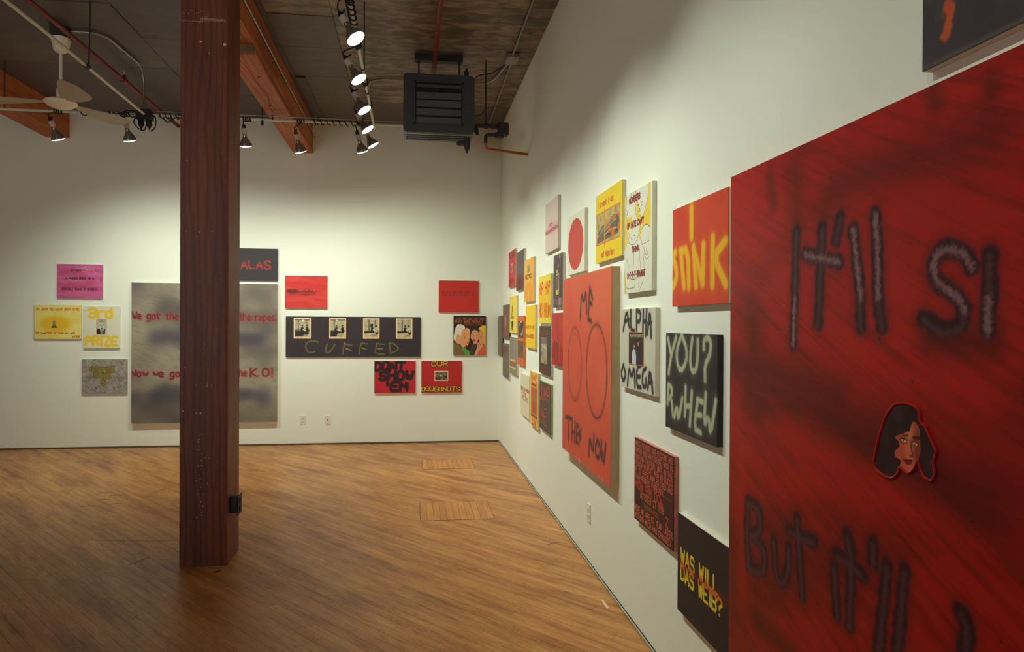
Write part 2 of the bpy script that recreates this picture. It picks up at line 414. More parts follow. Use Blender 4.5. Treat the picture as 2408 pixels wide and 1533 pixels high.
beam = thing('ceiling_beam', 'orange-brown timber beam running over the post to the far wall', 'beam', (-1.355, 5.5, 3.70), kind='structure')
obj('beam_timber', B(((-0.118, -7.9, 0.0), (0.118, 3.12, ZC - 3.70)), bev=0.006), BEAMW, beam)
obj('lower_beam', B(((-0.118, 0.01, -0.072), (0.118, 3.12, 0.0)), bev=0.006), BEAMW, beam)
cb = obj('beam_block', B(((-0.118, -0.012, -0.066), (0.118, 0.01, -0.001))), mat('grey_end_grain', (120, 98, 78), 0.8, noise=0.2), beam); cb['label'] = 'grey weathered end face of the lower timber'
bm = bmesh.new(); pts = [(-0.01 + 0.035 * math.sin(k * 1.3) * 0.35 - 0.02 * math.cos(k * .7), 0.12 + k * 0.15) for k in range(21)]
for (xa, ya), (xb, yb) in zip(pts, pts[1:]):
    v = [bm.verts.new(q) for q in ((xa - .0022, ya, -0.0728), (xa + .0022, ya, -0.0728), (xb + .0022, yb, -0.0728), (xb - .0022, yb, -0.0728))]; bm.faces.new(v)
    v2 = [bm.verts.new(q) for q in ((xa - .0022, ya, -0.071), (xa + .0022, ya, -0.071), (xb + .0022, yb, -0.071), (xb - .0022, yb, -0.071))]; bm.faces.new(v2[::-1])
o = obj('drying_crack', bm, JOINT, beam); o['label'] = 'long dark drying crack'
bm = bmesh.new()
for x, y, r in ((0.04, 0.5, 0.012), (-0.02, 1.28, 0.013), (-0.085, 2.2, 0.008), (0.06, 2.95, 0.012)): lathe(bm, [(-0.0735, r * 0.3), (-0.0735, r), (-0.070, r)], (x, y, 0), (0, 0, 1), 10)
obj('knot', bm, JOINT, beam)
beam2 = thing('ceiling_beam', 'brown timber beam ending at the far wall, left of the ceiling fan', 'beam', (-4.2, 5.5, 3.71), kind='structure')
obj('beam_timber', B(((-0.13, -7.9, 0.0), (0.13, 3.12, ZC - 3.71)), bev=0.006), BEAMW, beam2)

# ------------------------------------------------------------------ pipes and tracks
def pipe(name, label, cat, paths, r, m, extra=None, n=14):
    o = obj(name, T(*paths, r=r, n=n), m, smooth=True); tag(o, label, cat); return o
def tie(parent, pts, r, m=IRON, nm='pipe_clamp'):
    for (a, b) in pts: obj(nm, T([a, b], r=r, n=12), m, parent, True)
TZ = 3.555; TY = 7.02; TX2 = -0.392; TX3 = -2.62
p1 = pipe('lighting_pipe', 'pale horizontal pipe along the far wall carrying the flood lamps', 'pipe', [[(-5.6, TY, TZ + 0.005), (-2.0, TY, TZ + 0.005), (0.2, TY, TZ)]], 0.013, WHPIPE)
tie(p1, [((-1.503, TY, ZC - 0.004), (-1.503, TY, TZ + 0.013))], 0.006, nm='hanger_rod')
tie(p1, [((-1.503, TY, TZ + 0.022), (-1.503, TY, TZ - 0.055))], 0.012)
tie(p1, [((-3.9, TY, ZC - 0.004), (-3.9, TY, TZ + 0.013)), ((-0.05, TY, ZC - 0.004), (-0.05, TY, TZ + 0.013))], 0.006, nm='hanger_rod')
p1b = pipe('conduit', 'thin steel conduit strapped above the lighting pipe', 'conduit', [[(-2.5, TY - 0.03, TZ + 0.035), (0.0, TY - 0.03, TZ + 0.03)]], 0.007, STEEL)
tie(p1b, [((-2.3 + k * 0.45, TY - 0.03, TZ + 0.045), (-2.3 + k * 0.45, TY - 0.02, TZ + 0.005)) for k in range(5)], 0.010)
p2 = pipe('lighting_pipe', 'pale pipe running toward the far wall beneath a row of bright flood lamps', 'pipe', [[(TX2, -1.8, TZ - 0.05), (TX2, 6.45, TZ - 0.05), (TX2, 6.98, TZ - 0.05)]], 0.013, WHPIPE)
tie(p2, [((TX2 + 0.012, y, ZC - 0.004), (TX2 + 0.012, y, TZ - 0.04)) for y in (2.2, 5.35)], 0.005, nm='hanger_rod')
tie(p2, [((TX2, y - 0.012, TZ - 0.05), (TX2, y + 0.012, TZ - 0.05)) for y in (4.2, 5.35, 5.9)], 0.019)
p3 = pipe('lighting_pipe', 'long pale pipe crossing above the ceiling fan to the black junction box', 'pipe', [[(-2.5, -1.8, TZ - 0.055), (-2.505, 5.0, TZ - 0.05), (-2.60, 6.93, TZ - 0.01)]], 0.013, WHPIPE)
tie(p3, [((-2.505, 5.62, ZC - 0.004), (-2.515, 5.62, TZ - 0.05)), ((-2.5, 2.2, ZC - 0.004), (-2.5, 2.2, TZ - 0.05))], 0.005, nm='hanger_rod')
tie(p3, [((-2.53, 5.6, TZ - 0.04), (-2.535, 5.65, TZ - 0.04))], 0.021)
c1_ = pipe('conduit', 'bent grey conduit sweeping over the ceiling and dropping to the junction box', 'conduit', [round_path([(-2.98, 6.2, ZC - 0.02), (-2.66, 6.2, ZC - 0.02), (-2.62, 6.98, ZC - 0.02), (-2.62, 7.0, TZ + 0.06)], 0.22, 7)], 0.012, STEEL)
tie(c1_, [((-2.66, 6.6, ZC - 0.003), (-2.64, 6.6, ZC - 0.034))], 0.012)
jb = thing('junction_box', 'black junction box with hanging cords where the pipes meet', 'junction box', (-2.62, 7.0, TZ))
obj('box_body', B(((-0.065, -0.05, -0.055), (0.075, 0.05, 0.045)), bev=0.008), IRON, jb)
for dx in (-0.03, 0.045):
    bm = bmesh.new(); lathe(bm, [(0, 0.026), (0.05, 0.028), (0.07, 0.014), (0.095, 0.006)], (dx, -0.01, -0.055), (0.08, 0, -1), 14); obj('cord_plug', bm, BLACKM, jb, True)
for a in ([(-0.06, 0, 0), (-0.09, -0.02, -0.08), (-0.05, 0, -0.14), (0.0, 0, -0.15), (0.02, 0, -0.09)], [(0.05, 0, 0), (0.11, -0.02, -0.03), (0.10, 0, -0.12), (0.06, 0, -0.16)], [(-0.06, 0.02, 0.02), (-0.16, 0.02, 0.04), (-0.24, 0.01, 0.0), (-0.30, 0.01, 0.01)],
          [(0.06, 0.02, 0.02), (0.16, 0.02, -0.02), (0.22, 0.01, -0.06), (0.30, 0.01, -0.01), (0.42, 0.01, -0.03), (0.5, 0.01, 0.02)]):
    obj('loop_cord', T(smooth_path(a), r=0.006, n=8), BLACKM, jb, True)
def coil(x0, x1, y, z, turns, r=0.024, ax='X'):
    n = turns * 10
    return [((x0 + (x1 - x0) * k / n, y + r * math.cos(k * 0.628), z + r * math.sin(k * 0.628)) if ax == 'X' else (x0 + r * math.cos(k * 0.628), y + (x1 - y) * k / n, z + r * math.sin(k * 0.628))) for k in range(n + 1)]
tag(obj('power_cord', T(coil(-1.02, -0.47, TY, TZ, 9), r=0.0055, n=6), BLACKM), 'black cord wound round the lighting pipe right of the orange beam', 'cord')
tag(obj('power_cord', T(coil(-3.25, -2.72, TY, TZ, 6), r=0.0055, n=6), BLACKM), 'black cord wound round the lighting pipe left of the junction box', 'cord')
tag(obj('power_cord', T(coil(-2.5, -2.15, TY, TZ, 7), r=0.0055, n=6), BLACKM), 'black cord wound round the lighting pipe right of the junction box', 'cord')
tag(obj('power_cord', T(coil(TX2, 4.55, 3.9, TZ - 0.05, 9, ax='Y'), r=0.006, n=6), BLACKM), 'black cord coiled on the pipe above the nearest flood lamp', 'cord')
rp_ = pipe('sprinkler_pipe', 'dark red sprinkler pipe under the ceiling behind the fan', 'pipe', [[(-2.83, -2.3, 3.9), (-2.83, 7.1, 3.9), (-2.83, YB - 0.01, 3.9)]], 0.020, REDPIPE)
tie(rp_, [((-2.83, 7.02, 3.9), (-2.83, 7.1, 3.9))], 0.030, REDPIPE, 'pipe_coupling')
bm = bmesh.new(); lathe(bm, [(0, 0.016), (0.03, 0.012), (0.034, 0.024), (0.05, 0.006), (0.075, 0.014), (0.08, 0.002)], (-2.83, 7.06, 3.91), (0, 0, 1), 12); obj('sprinkler_head', bm, BRASS, rp_, True)
rp_ = pipe('sprinkler_pipe', 'bright red sprinkler pipe passing over the unit heater', 'pipe', [[(0.2, -2.3, 3.93), (0.2, 5.0, 3.93), (0.195, YB - 0.01, 3.93)]], 0.019, REDPIPE)
tie(rp_, [((0.2, 6.0, 3.93), (0.2, 6.05, 3.93))], 0.025, REDPIPE, 'pipe_coupling')
pipe('conduit', 'thin steel conduit fixed along the side of the orange beam', 'conduit', [[(-1.225, -1.0, 3.88), (-1.225, 6.6, 3.865), (-1.225, 8.5, 3.865), (-1.20, 8.55, 3.79)]], 0.010, STEEL)
cd = pipe('conduit', 'steel conduit along the ceiling beside the right wall', 'conduit', [[(0.915, -1.0, ZC - 0.02), (0.915, 6.2, ZC - 0.02)], [(0.93, 6.35, ZC - 0.02), (0.94, 8.3, ZC - 0.02)]], 0.010, STEEL)
obj('conduit_box', B(((0.86, 6.18, ZC - 0.05), (0.98, 6.36, ZC - 0.002)), bev=0.006), STEEL, cd)
pipe('conduit', 'bent steel conduit running behind the unit heater to the ceiling box', 'conduit', [round_path([(-0.50, 7.9, ZC - 0.02), (-0.45, 6.98, ZC - 0.02), (0.80, 6.98, ZC - 0.02), (0.905, 6.36, ZC - 0.02)], 0.2, 7)], 0.010, STEEL)
tag(obj('power_cord', T(smooth_path([(0.88, 6.36, ZC - 0.04), (0.75, 6.45, 3.93), (0.62, 6.4, 3.88), (0.53, 6.35, 3.78)]), r=0.005, n=8), BLACKM), 'thin grey wire looping from the ceiling box to the heater', 'cord')
tag(obj('power_cord', T(smooth_path([(0.69, 6.42, 3.62), (0.68, 6.42, 3.56), (0.63, 6.42, 3.51), (0.56, 6.42, 3.50)]), r=0.004, n=8), BLACKM), 'thin brown wire curving into the heater side', 'cord')

# ------------------------------------------------------------------ unit heater
ht = thing('unit_heater', 'dark grey louvred unit heater hung from the ceiling near the corner', 'heater', (0.237, 6.2, 3.265))
def hbody():
    bm = bmesh.new(); box(bm, (-0.325, 0, 0), (0.325, 0.30, 0.535))
    es = [e for e in bm.edges if abs(e.verts[0].co.y - e.verts[1].co.y) > 0.1]
    bmesh.ops.bevel(bm, geom=es, offset=0.035, segments=4, affect='EDGES', profile=0.5); return bm
obj('casing', hbody(), HEAT, ht, True)
obj('louvre_opening', B(((-0.215, -0.002, 0.085), (0.21, 0.002, 0.455))), HEATD, ht)
bm = bmesh.new()
for a, b in (((-0.228, -0.008, 0.072), (-0.215, 0.004, 0.468)), ((0.21, -0.008, 0.072), (0.223, 0.004, 0.468)), ((-0.228, -0.008, 0.455), (0.223, 0.004, 0.468)), ((-0.228, -0.008, 0.072), (0.223, 0.004, 0.085))): box(bm, a, b, 0.001)
obj('louvre_frame', bm, HEAT, ht)
for k, z in enumerate((0.425, 0.335, 0.262, 0.186, 0.108)):
    bm = bmesh.new(); h = 0.030 if k == 0 else 0.068; tilt = 0.018
    vs = [(-0.208, -0.004, z - h / 2), (0.203, -0.004, z - h / 2), (0.203, -0.004 - tilt, z + h / 2 - 0.008), (-0.208, -0.004 - tilt, z + h / 2 - 0.008)]
    a = [bm.verts.new((x, y + tilt * 0.2, zz)) for x, y, zz in vs]; b = [bm.verts.new((x, y + 0.003 + tilt * 0.2, zz)) for x, y, zz in vs]
    bm.faces.new(a); bm.faces.new(b[::-1])
    for i in range(4): bm.faces.new((a[i], b[i], b[(i + 1) % 4], a[(i + 1) % 4]))
    obj('louvre_blade', bm, HEAT, ht)
for k in range(4): obj('casing_rib', B(((-0.30, 0.03 + k * 0.065, -0.007), (0.30, 0.045 + k * 0.065, 0.002)), bev=0.002), STEEL if k == 0 else HEAT, ht)
for x in (-0.185, 0.192):
    obj('hanger_rod', T([(x, 0.16, 0.53), (x, 0.16, 0.72)], r=0.008, n=10), IRON, ht)
    obj('hanger_nut', T([(x, 0.16, 0.695), (x, 0.16, 0.715)], r=0.016, n=6), IRON, ht)
obj('hanger_channel', B(((-0.225, 0.12, 0.705), (0.225, 0.20, 0.764)), bev=0.003), IRON, ht)
bm = bmesh.new(); lathe(bm, [(0, 0.030), (0.05, 0.030), (0.055, 0.022), (0.10, 0.022), (0.11, 0.012), (0.13, 0.010)], (0.262, 0.16, 0.53), (0, 0, 1), 14); obj('steam_fitting', bm, IRON, ht, True)
bm = bmesh.new(); lathe(bm, [(0, 0.028), (-0.0, 0.028), (0.05, 0.028), (0.09, 0.026), (0.14, 0.004)], (0.27, 0.16, 0.0), (0, 0, -1), 14); lathe(bm, [(0, 0.020), (0.07, 0.022), (0.09, 0.012)], (0.26, 0.16, -0.045), (-1, 0, -0.05), 12); obj('drain_cock', bm, IRON, ht, True)
vp = thing('valve_assembly', 'black steam valve and copper pipe between the heater and right wall', 'valve', (0.56, 6.4, 3.40))
obj('feed_pipe', T([(-0.0, 0, 0), (0.30, 0, 0.0)], r=0.017, n=12), IRON, vp, True)
for pr, oo, dd, nn in (([(0, 0.024), (0.04, 0.026), (0.09, 0.012)], (0.02, 0, 0.0), (0.4, 0, -1), 12), ([(0, 0.024), (0.045, 0.024)], (0.11, 0, 0), (1, 0, 0), 12), ([(0, 0.022), (0.045, 0.022)], (0.18, 0, 0), (1, 0, 0), 8)):
    bm = bmesh.new(); lathe(bm, pr, oo, dd, nn); obj('pipe_fitting', bm, IRON, vp, True)
obj('valve_body', B(((0.245, -0.045, -0.085), (0.345, 0.045, 0.035)), ((0.225, -0.025, -0.022), (0.26, 0.025, 0.028)), ((0.215, -0.03, -0.108), (0.30, 0.03, -0.056)), bev=0.010), IRON, vp)
obj('return_pipe', T(round_path([(0.24, 0, -0.08), (0.128, 0, -0.08), (0.128, 0, -0.16)], 0.03), r=0.016, n=12), IRON, vp, True)
obj('copper_pipe', T(round_path([(0.128, 0, -0.15), (0.134, 0, -0.215), (0.5616, 0.15, -0.215)], 0.03), r=0.014, n=12), COPPER, vp, True)
obj('support_rod', T([(0.128, 0, 0.0), (0.128, 0, ZC - 3.404)], r=0.007, n=8), IRON, vp, True)

# ------------------------------------------------------------------ ceiling fan
fan = thing('ceiling_fan', 'cream three-bladed ceiling fan hanging at upper left', 'ceiling fan', (-2.985, 6.17, 3.385))
obj('mounting_box', B(((-0.065, -0.06, 0.55), (0.065, 0.06, ZC - 3.386)), bev=0.004), IRON, fan)
bm = bmesh.new(); lathe(bm, [(0.425, 0.018), (0.432, 0.042), (0.45, 0.056), (0.548, 0.078), (0.55, 0.060)], (0, 0, 0), (0, 0, 1), 28); obj('canopy', bm, CREAM, fan, True)
bm = bmesh.new(); lathe(bm, [(0.10, 0.013), (0.43, 0.013)], (0, 0, 0), (0, 0, 1), 14); obj('down_rod', bm, CREAM, fan, True)
bm = bmesh.new(); lathe(bm, [(0.03, 0.040), (0.045, 0.034), (0.12, 0.032), (0.125, 0.016)], (0, 0, 0), (0, 0, 1), 20); obj('rod_collar', bm, CREAM, fan, True)
bm = bmesh.new(); lathe(bm, [(-0.048, 0.01), (-0.045, 0.055), (-0.030, 0.095), (-0.008, 0.122), (0.004, 0.128), (0.010, 0.124), (0.028, 0.085), (0.034, 0.03)], (0, 0, 0), (0, 0, 1), 36); obj('motor_housing', bm, CREAM, fan, True)
for deg in (57, -54, 184):
    bm = bmesh.new(); prof = [(0.10, 0.020, 0.020), (0.14, 0.030, 0.028), (0.20, 0.055, 0.045), (0.30, 0.080, 0.065), (0.42, 0.098, 0.085), (0.52, 0.102, 0.092), (0.575, 0.090, 0.082), (0.60, 0.060, 0.055), (0.608, 0.03, 0.03)]
    rows = []
    for s, l, t in prof:
        tw = -0.06 if deg != -54 else -0.42; z = 0.005 - 0.05 * (s - 0.1) ** 1.5 * 1.3
        row = []; l *= 1.22; t *= 1.22
        for q in range(7):
            y = -t + (l + t) * q / 6; c = 0.010 * (1 - ((q - 3) / 3) ** 2) * min(1, s * 3)
            row.append(bm.verts.new((s, y, z + y * tw + c)))
        rows.append(row)
    for a, b in zip(rows, rows[1:]):
        for q in range(6): bm.faces.new((a[q], a[q + 1], b[q + 1], b[q]))
    g = bmesh.ops.solidify(bm, geom=bm.faces[:], thickness=0.003)
    o = obj('blade', bm, CREAM, fan, True); o.rotation_euler = (0, 0, math.radians(deg))

# ------------------------------------------------------------------ flood lamps
def lamp(label, lens, axis, pipe_pt, k, power=1.0, cordmat=BLACKM, group='clamp flood lamps on the pipes', cone=88):
    """lens: centre of the lens face; axis: where the lamp points"""
    ax = Vector(axis).normalized(); lens = Vector(lens)
    t = thing('flood_lamp', label, 'lamp', lens, group=group)
    bm = bmesh.new(); lathe(bm, [(0.0, 0.060), (0.004, 0.062), (0.012, 0.061), (0.045, 0.044), (0.075, 0.026), (0.088, 0.019), (0.108, 0.018)], (0, 0, 0), -ax, 24, caps=False); obj('reflector_bulb', bm, SILVER, t, True)
    bm = bmesh.new(); lathe(bm, [(-0.001, 0.0602), (0.004, 0.056), (0.010, 0.036), (0.013, 0.002)], (0, 0, 0), ax, 24); obj('lens', bm, LENS, t, True)
    bm = bmesh.new(); lathe(bm, [(0.106, 0.019), (0.11, 0.021), (0.124, 0.018)], (0, 0, 0), -ax, 16); obj('screw_cap', bm, BRASS, t, True)
    bm = bmesh.new(); lathe(bm, [(0.12, 0.021), (0.122, 0.024), (0.172, 0.025), (0.176, 0.018)], (0, 0, 0), -ax, 16); obj('socket', bm, PORC, t, True)
    bm = bmesh.new(); lathe(bm, [(0.174, 0.019), (0.195, 0.017), (0.212, 0.008)], (0, 0, 0), -ax, 14); obj('socket_grip', bm, BLACKM, t, True)
    top = -ax * 0.205; pp = Vector(pipe_pt) - lens
    mid = (top + pp) / 2 + Vector((0.03 * math.sin(k * 2.1), -0.02, 0.02))
    pth = smooth_path([top, top * 1.12 + Vector((0, 0, 0.01)), mid, pp + Vector((0, -0.012, 0))])
    obj('cord', T(pth, r=0.005, n=8), cordmat, t, True)
    x, y = frame_of(ax)
    obj('spring_clamp', T([top * 0.93, top * 0.93 + (pp - top) * 0.35 + x * 0.012], r=0.007, n=8), IRON, t, True)
    n = 26; c = [(pp.x - 0.04 + 0.08 * j / n, pp.y + 0.021 * math.cos(j * 0.9), pp.z + 0.021 * math.sin(j * 0.9)) for j in range(n + 1)] if k < 10 else [(pp.x + 0.021 * math.cos(j * 0.9), pp.y - 0.05 + 0.10 * j / n, pp.z + 0.021 * math.sin(j * 0.9)) for j in range(n + 1)]
    obj('cord_wrap', T(c, r=0.005, n=6), BLACKM, t, True)
    ld = bpy.data.lights.new('flood_light', 'SPOT'); ld.energy = LAMP_W * power; ld.color = LAMP_COL
    ld.spot_size = math.radians(cone); ld.spot_blend = 1.0; ld.shadow_soft_size = 0.03
    lo = bpy.data.objects.new('flood_light', ld); COL.objects.link(lo); lo.parent = t
    lo.location = ax * 0.03; lo.rotation_euler = ax.to_track_quat('-Z', 'Y').to_euler()
    return t
G1 = 'clamp flood lamps on the far lighting pipe'; G2 = 'clamp flood lamps on the pipe beside the right wall'
lamp('clamp flood lamp hanging below the fan, in front of the left beam', (-3.418, 7.02, 3.29), (0.22, 0.42, -1), (-3.42, TY, TZ), 1, 1.10, group=G1, cone=138)
lamp('clamp flood lamp hanging just left of the black junction box', (-2.759, 7.02, 3.305), (0.10, 0.42, -1), (-2.80, TY, TZ), 2, 1.10, group=G1, cone=138)
lamp('clamp flood lamp hanging just right of the timber post', (-1.663, 7.02, 3.29), (0.02, 0.42, -1), (-1.655, TY, TZ), 3, 1.10, group=G1, cone=138)
lamp('clamp flood lamp hanging in front of the orange beam end', (-1.128, 7.02, 3.252), (0.22, 0.42, -1), (-1.13, TY, TZ), 4, 1.10, group=G1, cone=138)
lamp('left one of the two small flood lamps hanging lowest under the row', (-0.512, 7.0, 3.27), (0.28, 0.42, -1), (-0.53, TY, TZ), 5, 0.78, group=G1, cone=138)
lamp('right one of the two small flood lamps hanging lowest under the row', (-0.395, 6.86, 3.30), (0.55, 0.10, -0.9), (-0.43, TY, TZ), 6, 1.0, group=G2)
lamp('flood lamp second from the far end of the row, lens edge-on', (-0.415, 6.314, 3.30), (0.55, -0.05, -0.85), (TX2, 6.25, TZ - 0.05), 11, 1.12, group=G2)
lamp('middle flood lamp of the row leading to the far wall', (-0.404, 5.742, 3.30), (0.52, -0.10, -0.85), (TX2, 5.66, TZ - 0.05), 12, 1.12, group=G2)
lamp('second nearest flood lamp of the row, with a tall clear socket', (-0.394, 5.022, 3.30), (0.52, -0.12, -0.85), (TX2, 4.9, TZ - 0.05), 13, 1.12, group=G2)
lamp('nearest and largest flood lamp of the row, at the top of the view', (-0.357, 4.304, 3.30), (0.52, -0.18, -0.85), (TX2, 4.2, TZ - 0.05), 14, 0.95, group=G2)
for i, (y, nm) in enumerate(((3.4, 'first'), (2.5, 'second'), (1.5, 'third'), (0.4, 'fourth'))):
    lamp('flood lamp %s in line past the top of the view, on the right hand pipe' % nm, (-0.37, y, 3.30), (0.60, 0.0, -0.80), (TX2, y - 0.05, TZ - 0.05), 15 + i, (1.25, 1.05, 0.5, 0.45)[i], group='flood lamps out of view above', cone=80)

# ------------------------------------------------------------------ wall plates, floor scraps
def plate(name, label, loc, rz, kind):
    t = thing(name, label, 'outlet', loc, (0, 0, rz))
    obj('cover_plate', B(((-0.0355, -0.006, -0.0585), (0.0355, 0, 0.0585)), bev=0.002), PLATE, t)
    if kind == 'duplex':
        for z in (0.021, -0.021):
            s = obj('socket', B(((-0.016, -0.008, z - 0.014), (0.016, -0.005, z + 0.014)), bev=0.002), PLATE, t)
            obj('slot', B(((-0.008, -0.0086, z - 0.002), (-0.005, -0.0075, z + 0.007)), ((0.005, -0.0086, z - 0.002), (0.008, -0.0075, z + 0.007)), ((-0.002, -0.0086, z - 0.010), (0.002, -0.0075, z - 0.005))), DARKSLOT, s)
    else:
        obj('jack', B(((-0.006, -0.008, -0.004), (0.006, -0.005, 0.008)), bev=0.001), DARKSLOT, t)
        obj('plate_screw', B(((-0.003, -0.0075, 0.040), (0.003, -0.0055, 0.046)), ((-0.003, -0.0075, -0.046), (0.003, -0.0055, -0.040))), DARKSLOT, t)
plate('wall_outlet', 'ivory duplex outlet plate on the far wall, nearer the grey canvas', (-1.349, YB, 0.308), 0, 'duplex')
plate('jack_plate', 'ivory plate with a single jack on the far wall, right of the duplex outlet', (-1.046, YB, 0.303), 0, 'jack')
plate('wall_outlet', 'ivory duplex outlet on the right wall below the big orange-red canvas', (XW, 4.172, 0.320), -math.pi / 2, 'duplex')
o = obj('tape_scrap', B(((-0.006, -0.055, 0.0003), (0.006, 0.055, 0.0012))), TAPE); o.location = (1.045, 3.55, 0); o.rotation_euler = (0, 0, 0.0); tag(o, 'short strip of pale tape on the floor beside the right wall', 'tape')
bm = bmesh.new(); v = [bm.verts.new(p) for p in ((-0.02, -0.012, 0.0012), (0.0, -0.016, 0.0012), (0.024, 0.012, 0.0012), (0.004, 0.014, 0.0012))]; w = [bm.verts.new(q.co - Vector((0, 0, 0.001))) for q in v]
bm.faces.new(v)
for k in range(4): bm.faces.new((v[k], w[k], w[(k + 1) % 4], v[(k + 1) % 4]))
o = obj('paper_scrap', bm, SCUFF); o.location = (-1.175, 4.28, 0); tag(o, 'small dark scrap lying on the floor in front of the timber post', 'scrap')
# scuffs and scratches on the boards: thin worn marks with shapes of their own
SCUFFM = mat('grey_scuff', (136, 104, 72), 0.6); SCRATCH = mat('pale_scratch', (214, 180, 140), 0.6)
def mark(pts, w, m, nm):
    bm = bmesh.new()
    q = [(Vector((*p, 0))) for p in pts]
    prev = None
    for i, p in enumerate(q):
        d = (q[min(i + 1, len(q) - 1)] - q[max(i - 1, 0)]).normalized(); nrm = Vector((-d.y, d.x, 0)); ww = w * (0.25 if i in (0, len(q) - 1) else rnd.uniform(0.6, 1.1))
        a = [bm.verts.new(p + nrm * ww + Vector((0, 0, z))) for z in (0.0011,)] + [bm.verts.new(p - nrm * ww + Vector((0, 0, 0.0011)))] + [bm.verts.new(p - nrm * ww + Vector((0, 0, 0.0003)))] + [bm.verts.new(p + nrm * ww + Vector((0, 0, 0.0003)))]
        if prev:
            for k in range(4): bm.faces.new((prev[k], prev[(k + 1) % 4], a[(k + 1) % 4], a[k]))
        else: bm.faces.new(a[::-1])
        prev = a
    bm.faces.new(prev)
    return obj(nm, bm, m, floor)
mark([(-2.23, 5.0), (-2.0, 4.96), (-1.8, 4.93), (-1.6, 4.93)], 0.006, SCUFFM, 'scuff_mark')
mark([(-2.35, 7.0), (-2.2, 7.5), (-2.05, 8.0)], 0.012, SCUFFM, 'scuff_mark')
mark([(-1.75, 4.45), (-1.72, 4.52), (-1.68, 4.6)], 0.010, SCUFFM, 'scuff_mark')
mark([(-2.3, 6.3), (-2.25, 6.42), (-2.2, 6.5)], 0.012, SCUFFM, 'scuff_mark')
for x, y in ((-2.75, 6.35), (-2.62, 6.25), (-2.66, 6.1), (-2.5, 5.95), (-2.7, 5.9)): mark([(x, y), (x + 0.05, y + 0.03), (x + 0.10, y + 0.02)], 0.02, SCUFFM, 'scuff_mark')
for x, y, a, l in ((-0.45, 4.62, 0.6, 0.06), (-0.2, 4.75, -0.9, 0.09), (-0.35, 4.55, -0.7, 0.05), (-0.55, 5.0, -0.6, 0.06), (-0.8, 4.5, -0.9, 0.05), (0.0, 3.6, -0.8, 0.05), (-0.1, 3.5, -0.9, 0.04)): mark([(x, y), (x + l * .5 * math.cos(a), y + l * .5 * math.sin(a)), (x + l * math.cos(a), y + l * math.sin(a))], 0.0022, SCRATCH, 'scratch_mark')
mark([(0.93, 4.55), (0.98, 4.60), (1.02, 4.58)], 0.015, SCUFFM, 'scuff_mark')
mark([(0.86, 3.75), (0.90, 3.72)], 0.02, SCUFFM, 'scuff_mark')

# stroke paths measured on each canvas, in 1/1000 of its width and height
BR=[[(215,129),(212,231)],[(281,133),(275,234)],[(239,167),(320,186)],[(323,124),(313,155)],[(350,145),(357,187),(366,237)],[(393,133),(399,186),(399,238)],[(543,210),(535,197),(516,188),(497,189),(489,206),(495,224),(517,236),(529,247),(534,257)],[(565,200),(565,245)],[(212,231),(208,303)],[(276,234),(272,271)],[(365,237),(366,275)],[(399,238),(407,274)],[(534,258),(532,271),(517,277),(497,276),(476,264)],[(564,245),(564,278)],[(71,582),(67,640),(76,698)],[(75,583),(110,584),(115,618),(88,636)],[(80,636),(122,643),(130,663),(123,689),(76,696)],[(156,624),(163,678),(182,686),(199,657),(199,621)],[(222,568),(231,635),(237,682)],[(199,594),(266,591)],[(314,611),(321,674)],[(342,558),(351,583),(347,676)],[(320,591),(352,592),(373,600)],[(394,552),(393,578)],[(419,571),(407,669),(403,686)],[(448,568),(437,670)],[(533,581),(541,591),(538,621)]]
BRD=[[(100,357),(60,381),(138,420)],[(100,377),(369,407),(566,457)],[(25,342),(159,353),(320,379)],[(267,402),(488,441),(569,480)],[(83,267),(92,346)],[(487,289),(567,292)],[(105,778),(210,780)],[(293,101),(319,79),(432,78),(565,79)],[(209,26),(215,102)],[(135,25),(148,79)],[(487,9),(493,24)],[(566,36),(566,24)]]
BRL=[[(390,327),(565,344)],[(138,439),(321,466),(453,488)],[(319,299),(412,334),(520,339)],[(208,518),(413,484),(566,505)],[(45,515),(56,759)]]
FACE_O=[(430,371),(437,368),(451,366),(465,368),(472,373),(474,385),(481,388),(485,395),(493,407),(498,415),(494,427),(496,438),(493,447),(489,449),(481,447),(474,439),(470,430),(466,439),(460,445),(455,448),(449,447),(441,444),(439,450),(433,457),(424,461),(409,459),(398,454),(395,447),(399,434),(402,421),(409,403),(417,385)]
FACE_F=[(434,408),(442,404),(450,401),(456,395),(459,391),(463,386),(468,388),(472,394),(473,404),(474,418),(470,430),(466,439),(460,445),(455,448),(449,447),(441,444),(442,436),(434,433),(432,427),(440,419),(439,414),(434,411)]
FACE_T=[[(442,410),(446,409),(450,410),(450,412),(446,413)],[(460,412),(465,409),(469,411),(468,413),(463,413)],[(459,414),(460,421),(463,424),(462,427),(458,427)],[(447,434),(452,433),(456,433),(461,432),(460,436),(456,439),(451,438)],[(446,404),(454,404)],[(463,405),(472,404)]]
STINK=[[(383,55),(386,339)],[(65,443),(8,482),(57,561),(92,646),(78,736),(-7,808)],[(177,449),(244,806)],[(168,443),(319,450),(340,817)],[(424,439),(474,813)],[(429,465),(529,654),(593,801)],[(605,443),(593,801)],[(762,398),(759,829)],[(958,459),(779,575),(969,836)]]
YOU=[[(50,61),(120,233)],[(228,39),(120,233),(66,421)],[(340,19),(243,158),(245,294),(327,389),(445,280),(450,148),(357,27)],[(556,47),(510,243),(550,370),(632,347),(662,202),(660,60)],[(772,134),(771,49),(843,24),(895,83),(874,190),(788,287),(796,425)],[(63,545),(43,750)],[(63,545),(139,571),(140,649),(58,713)],[(141,719),(180,903),(250,737),(287,892),(365,653)],[(431,529),(418,812)],[(553,563),(518,893)],[(433,718),(541,702)],[(666,620),(598,910),(721,925)],[(657,622),(754,632)],[(628,769),(728,760)],[(806,547),(780,852),(857,739),(896,921),(978,585)]]
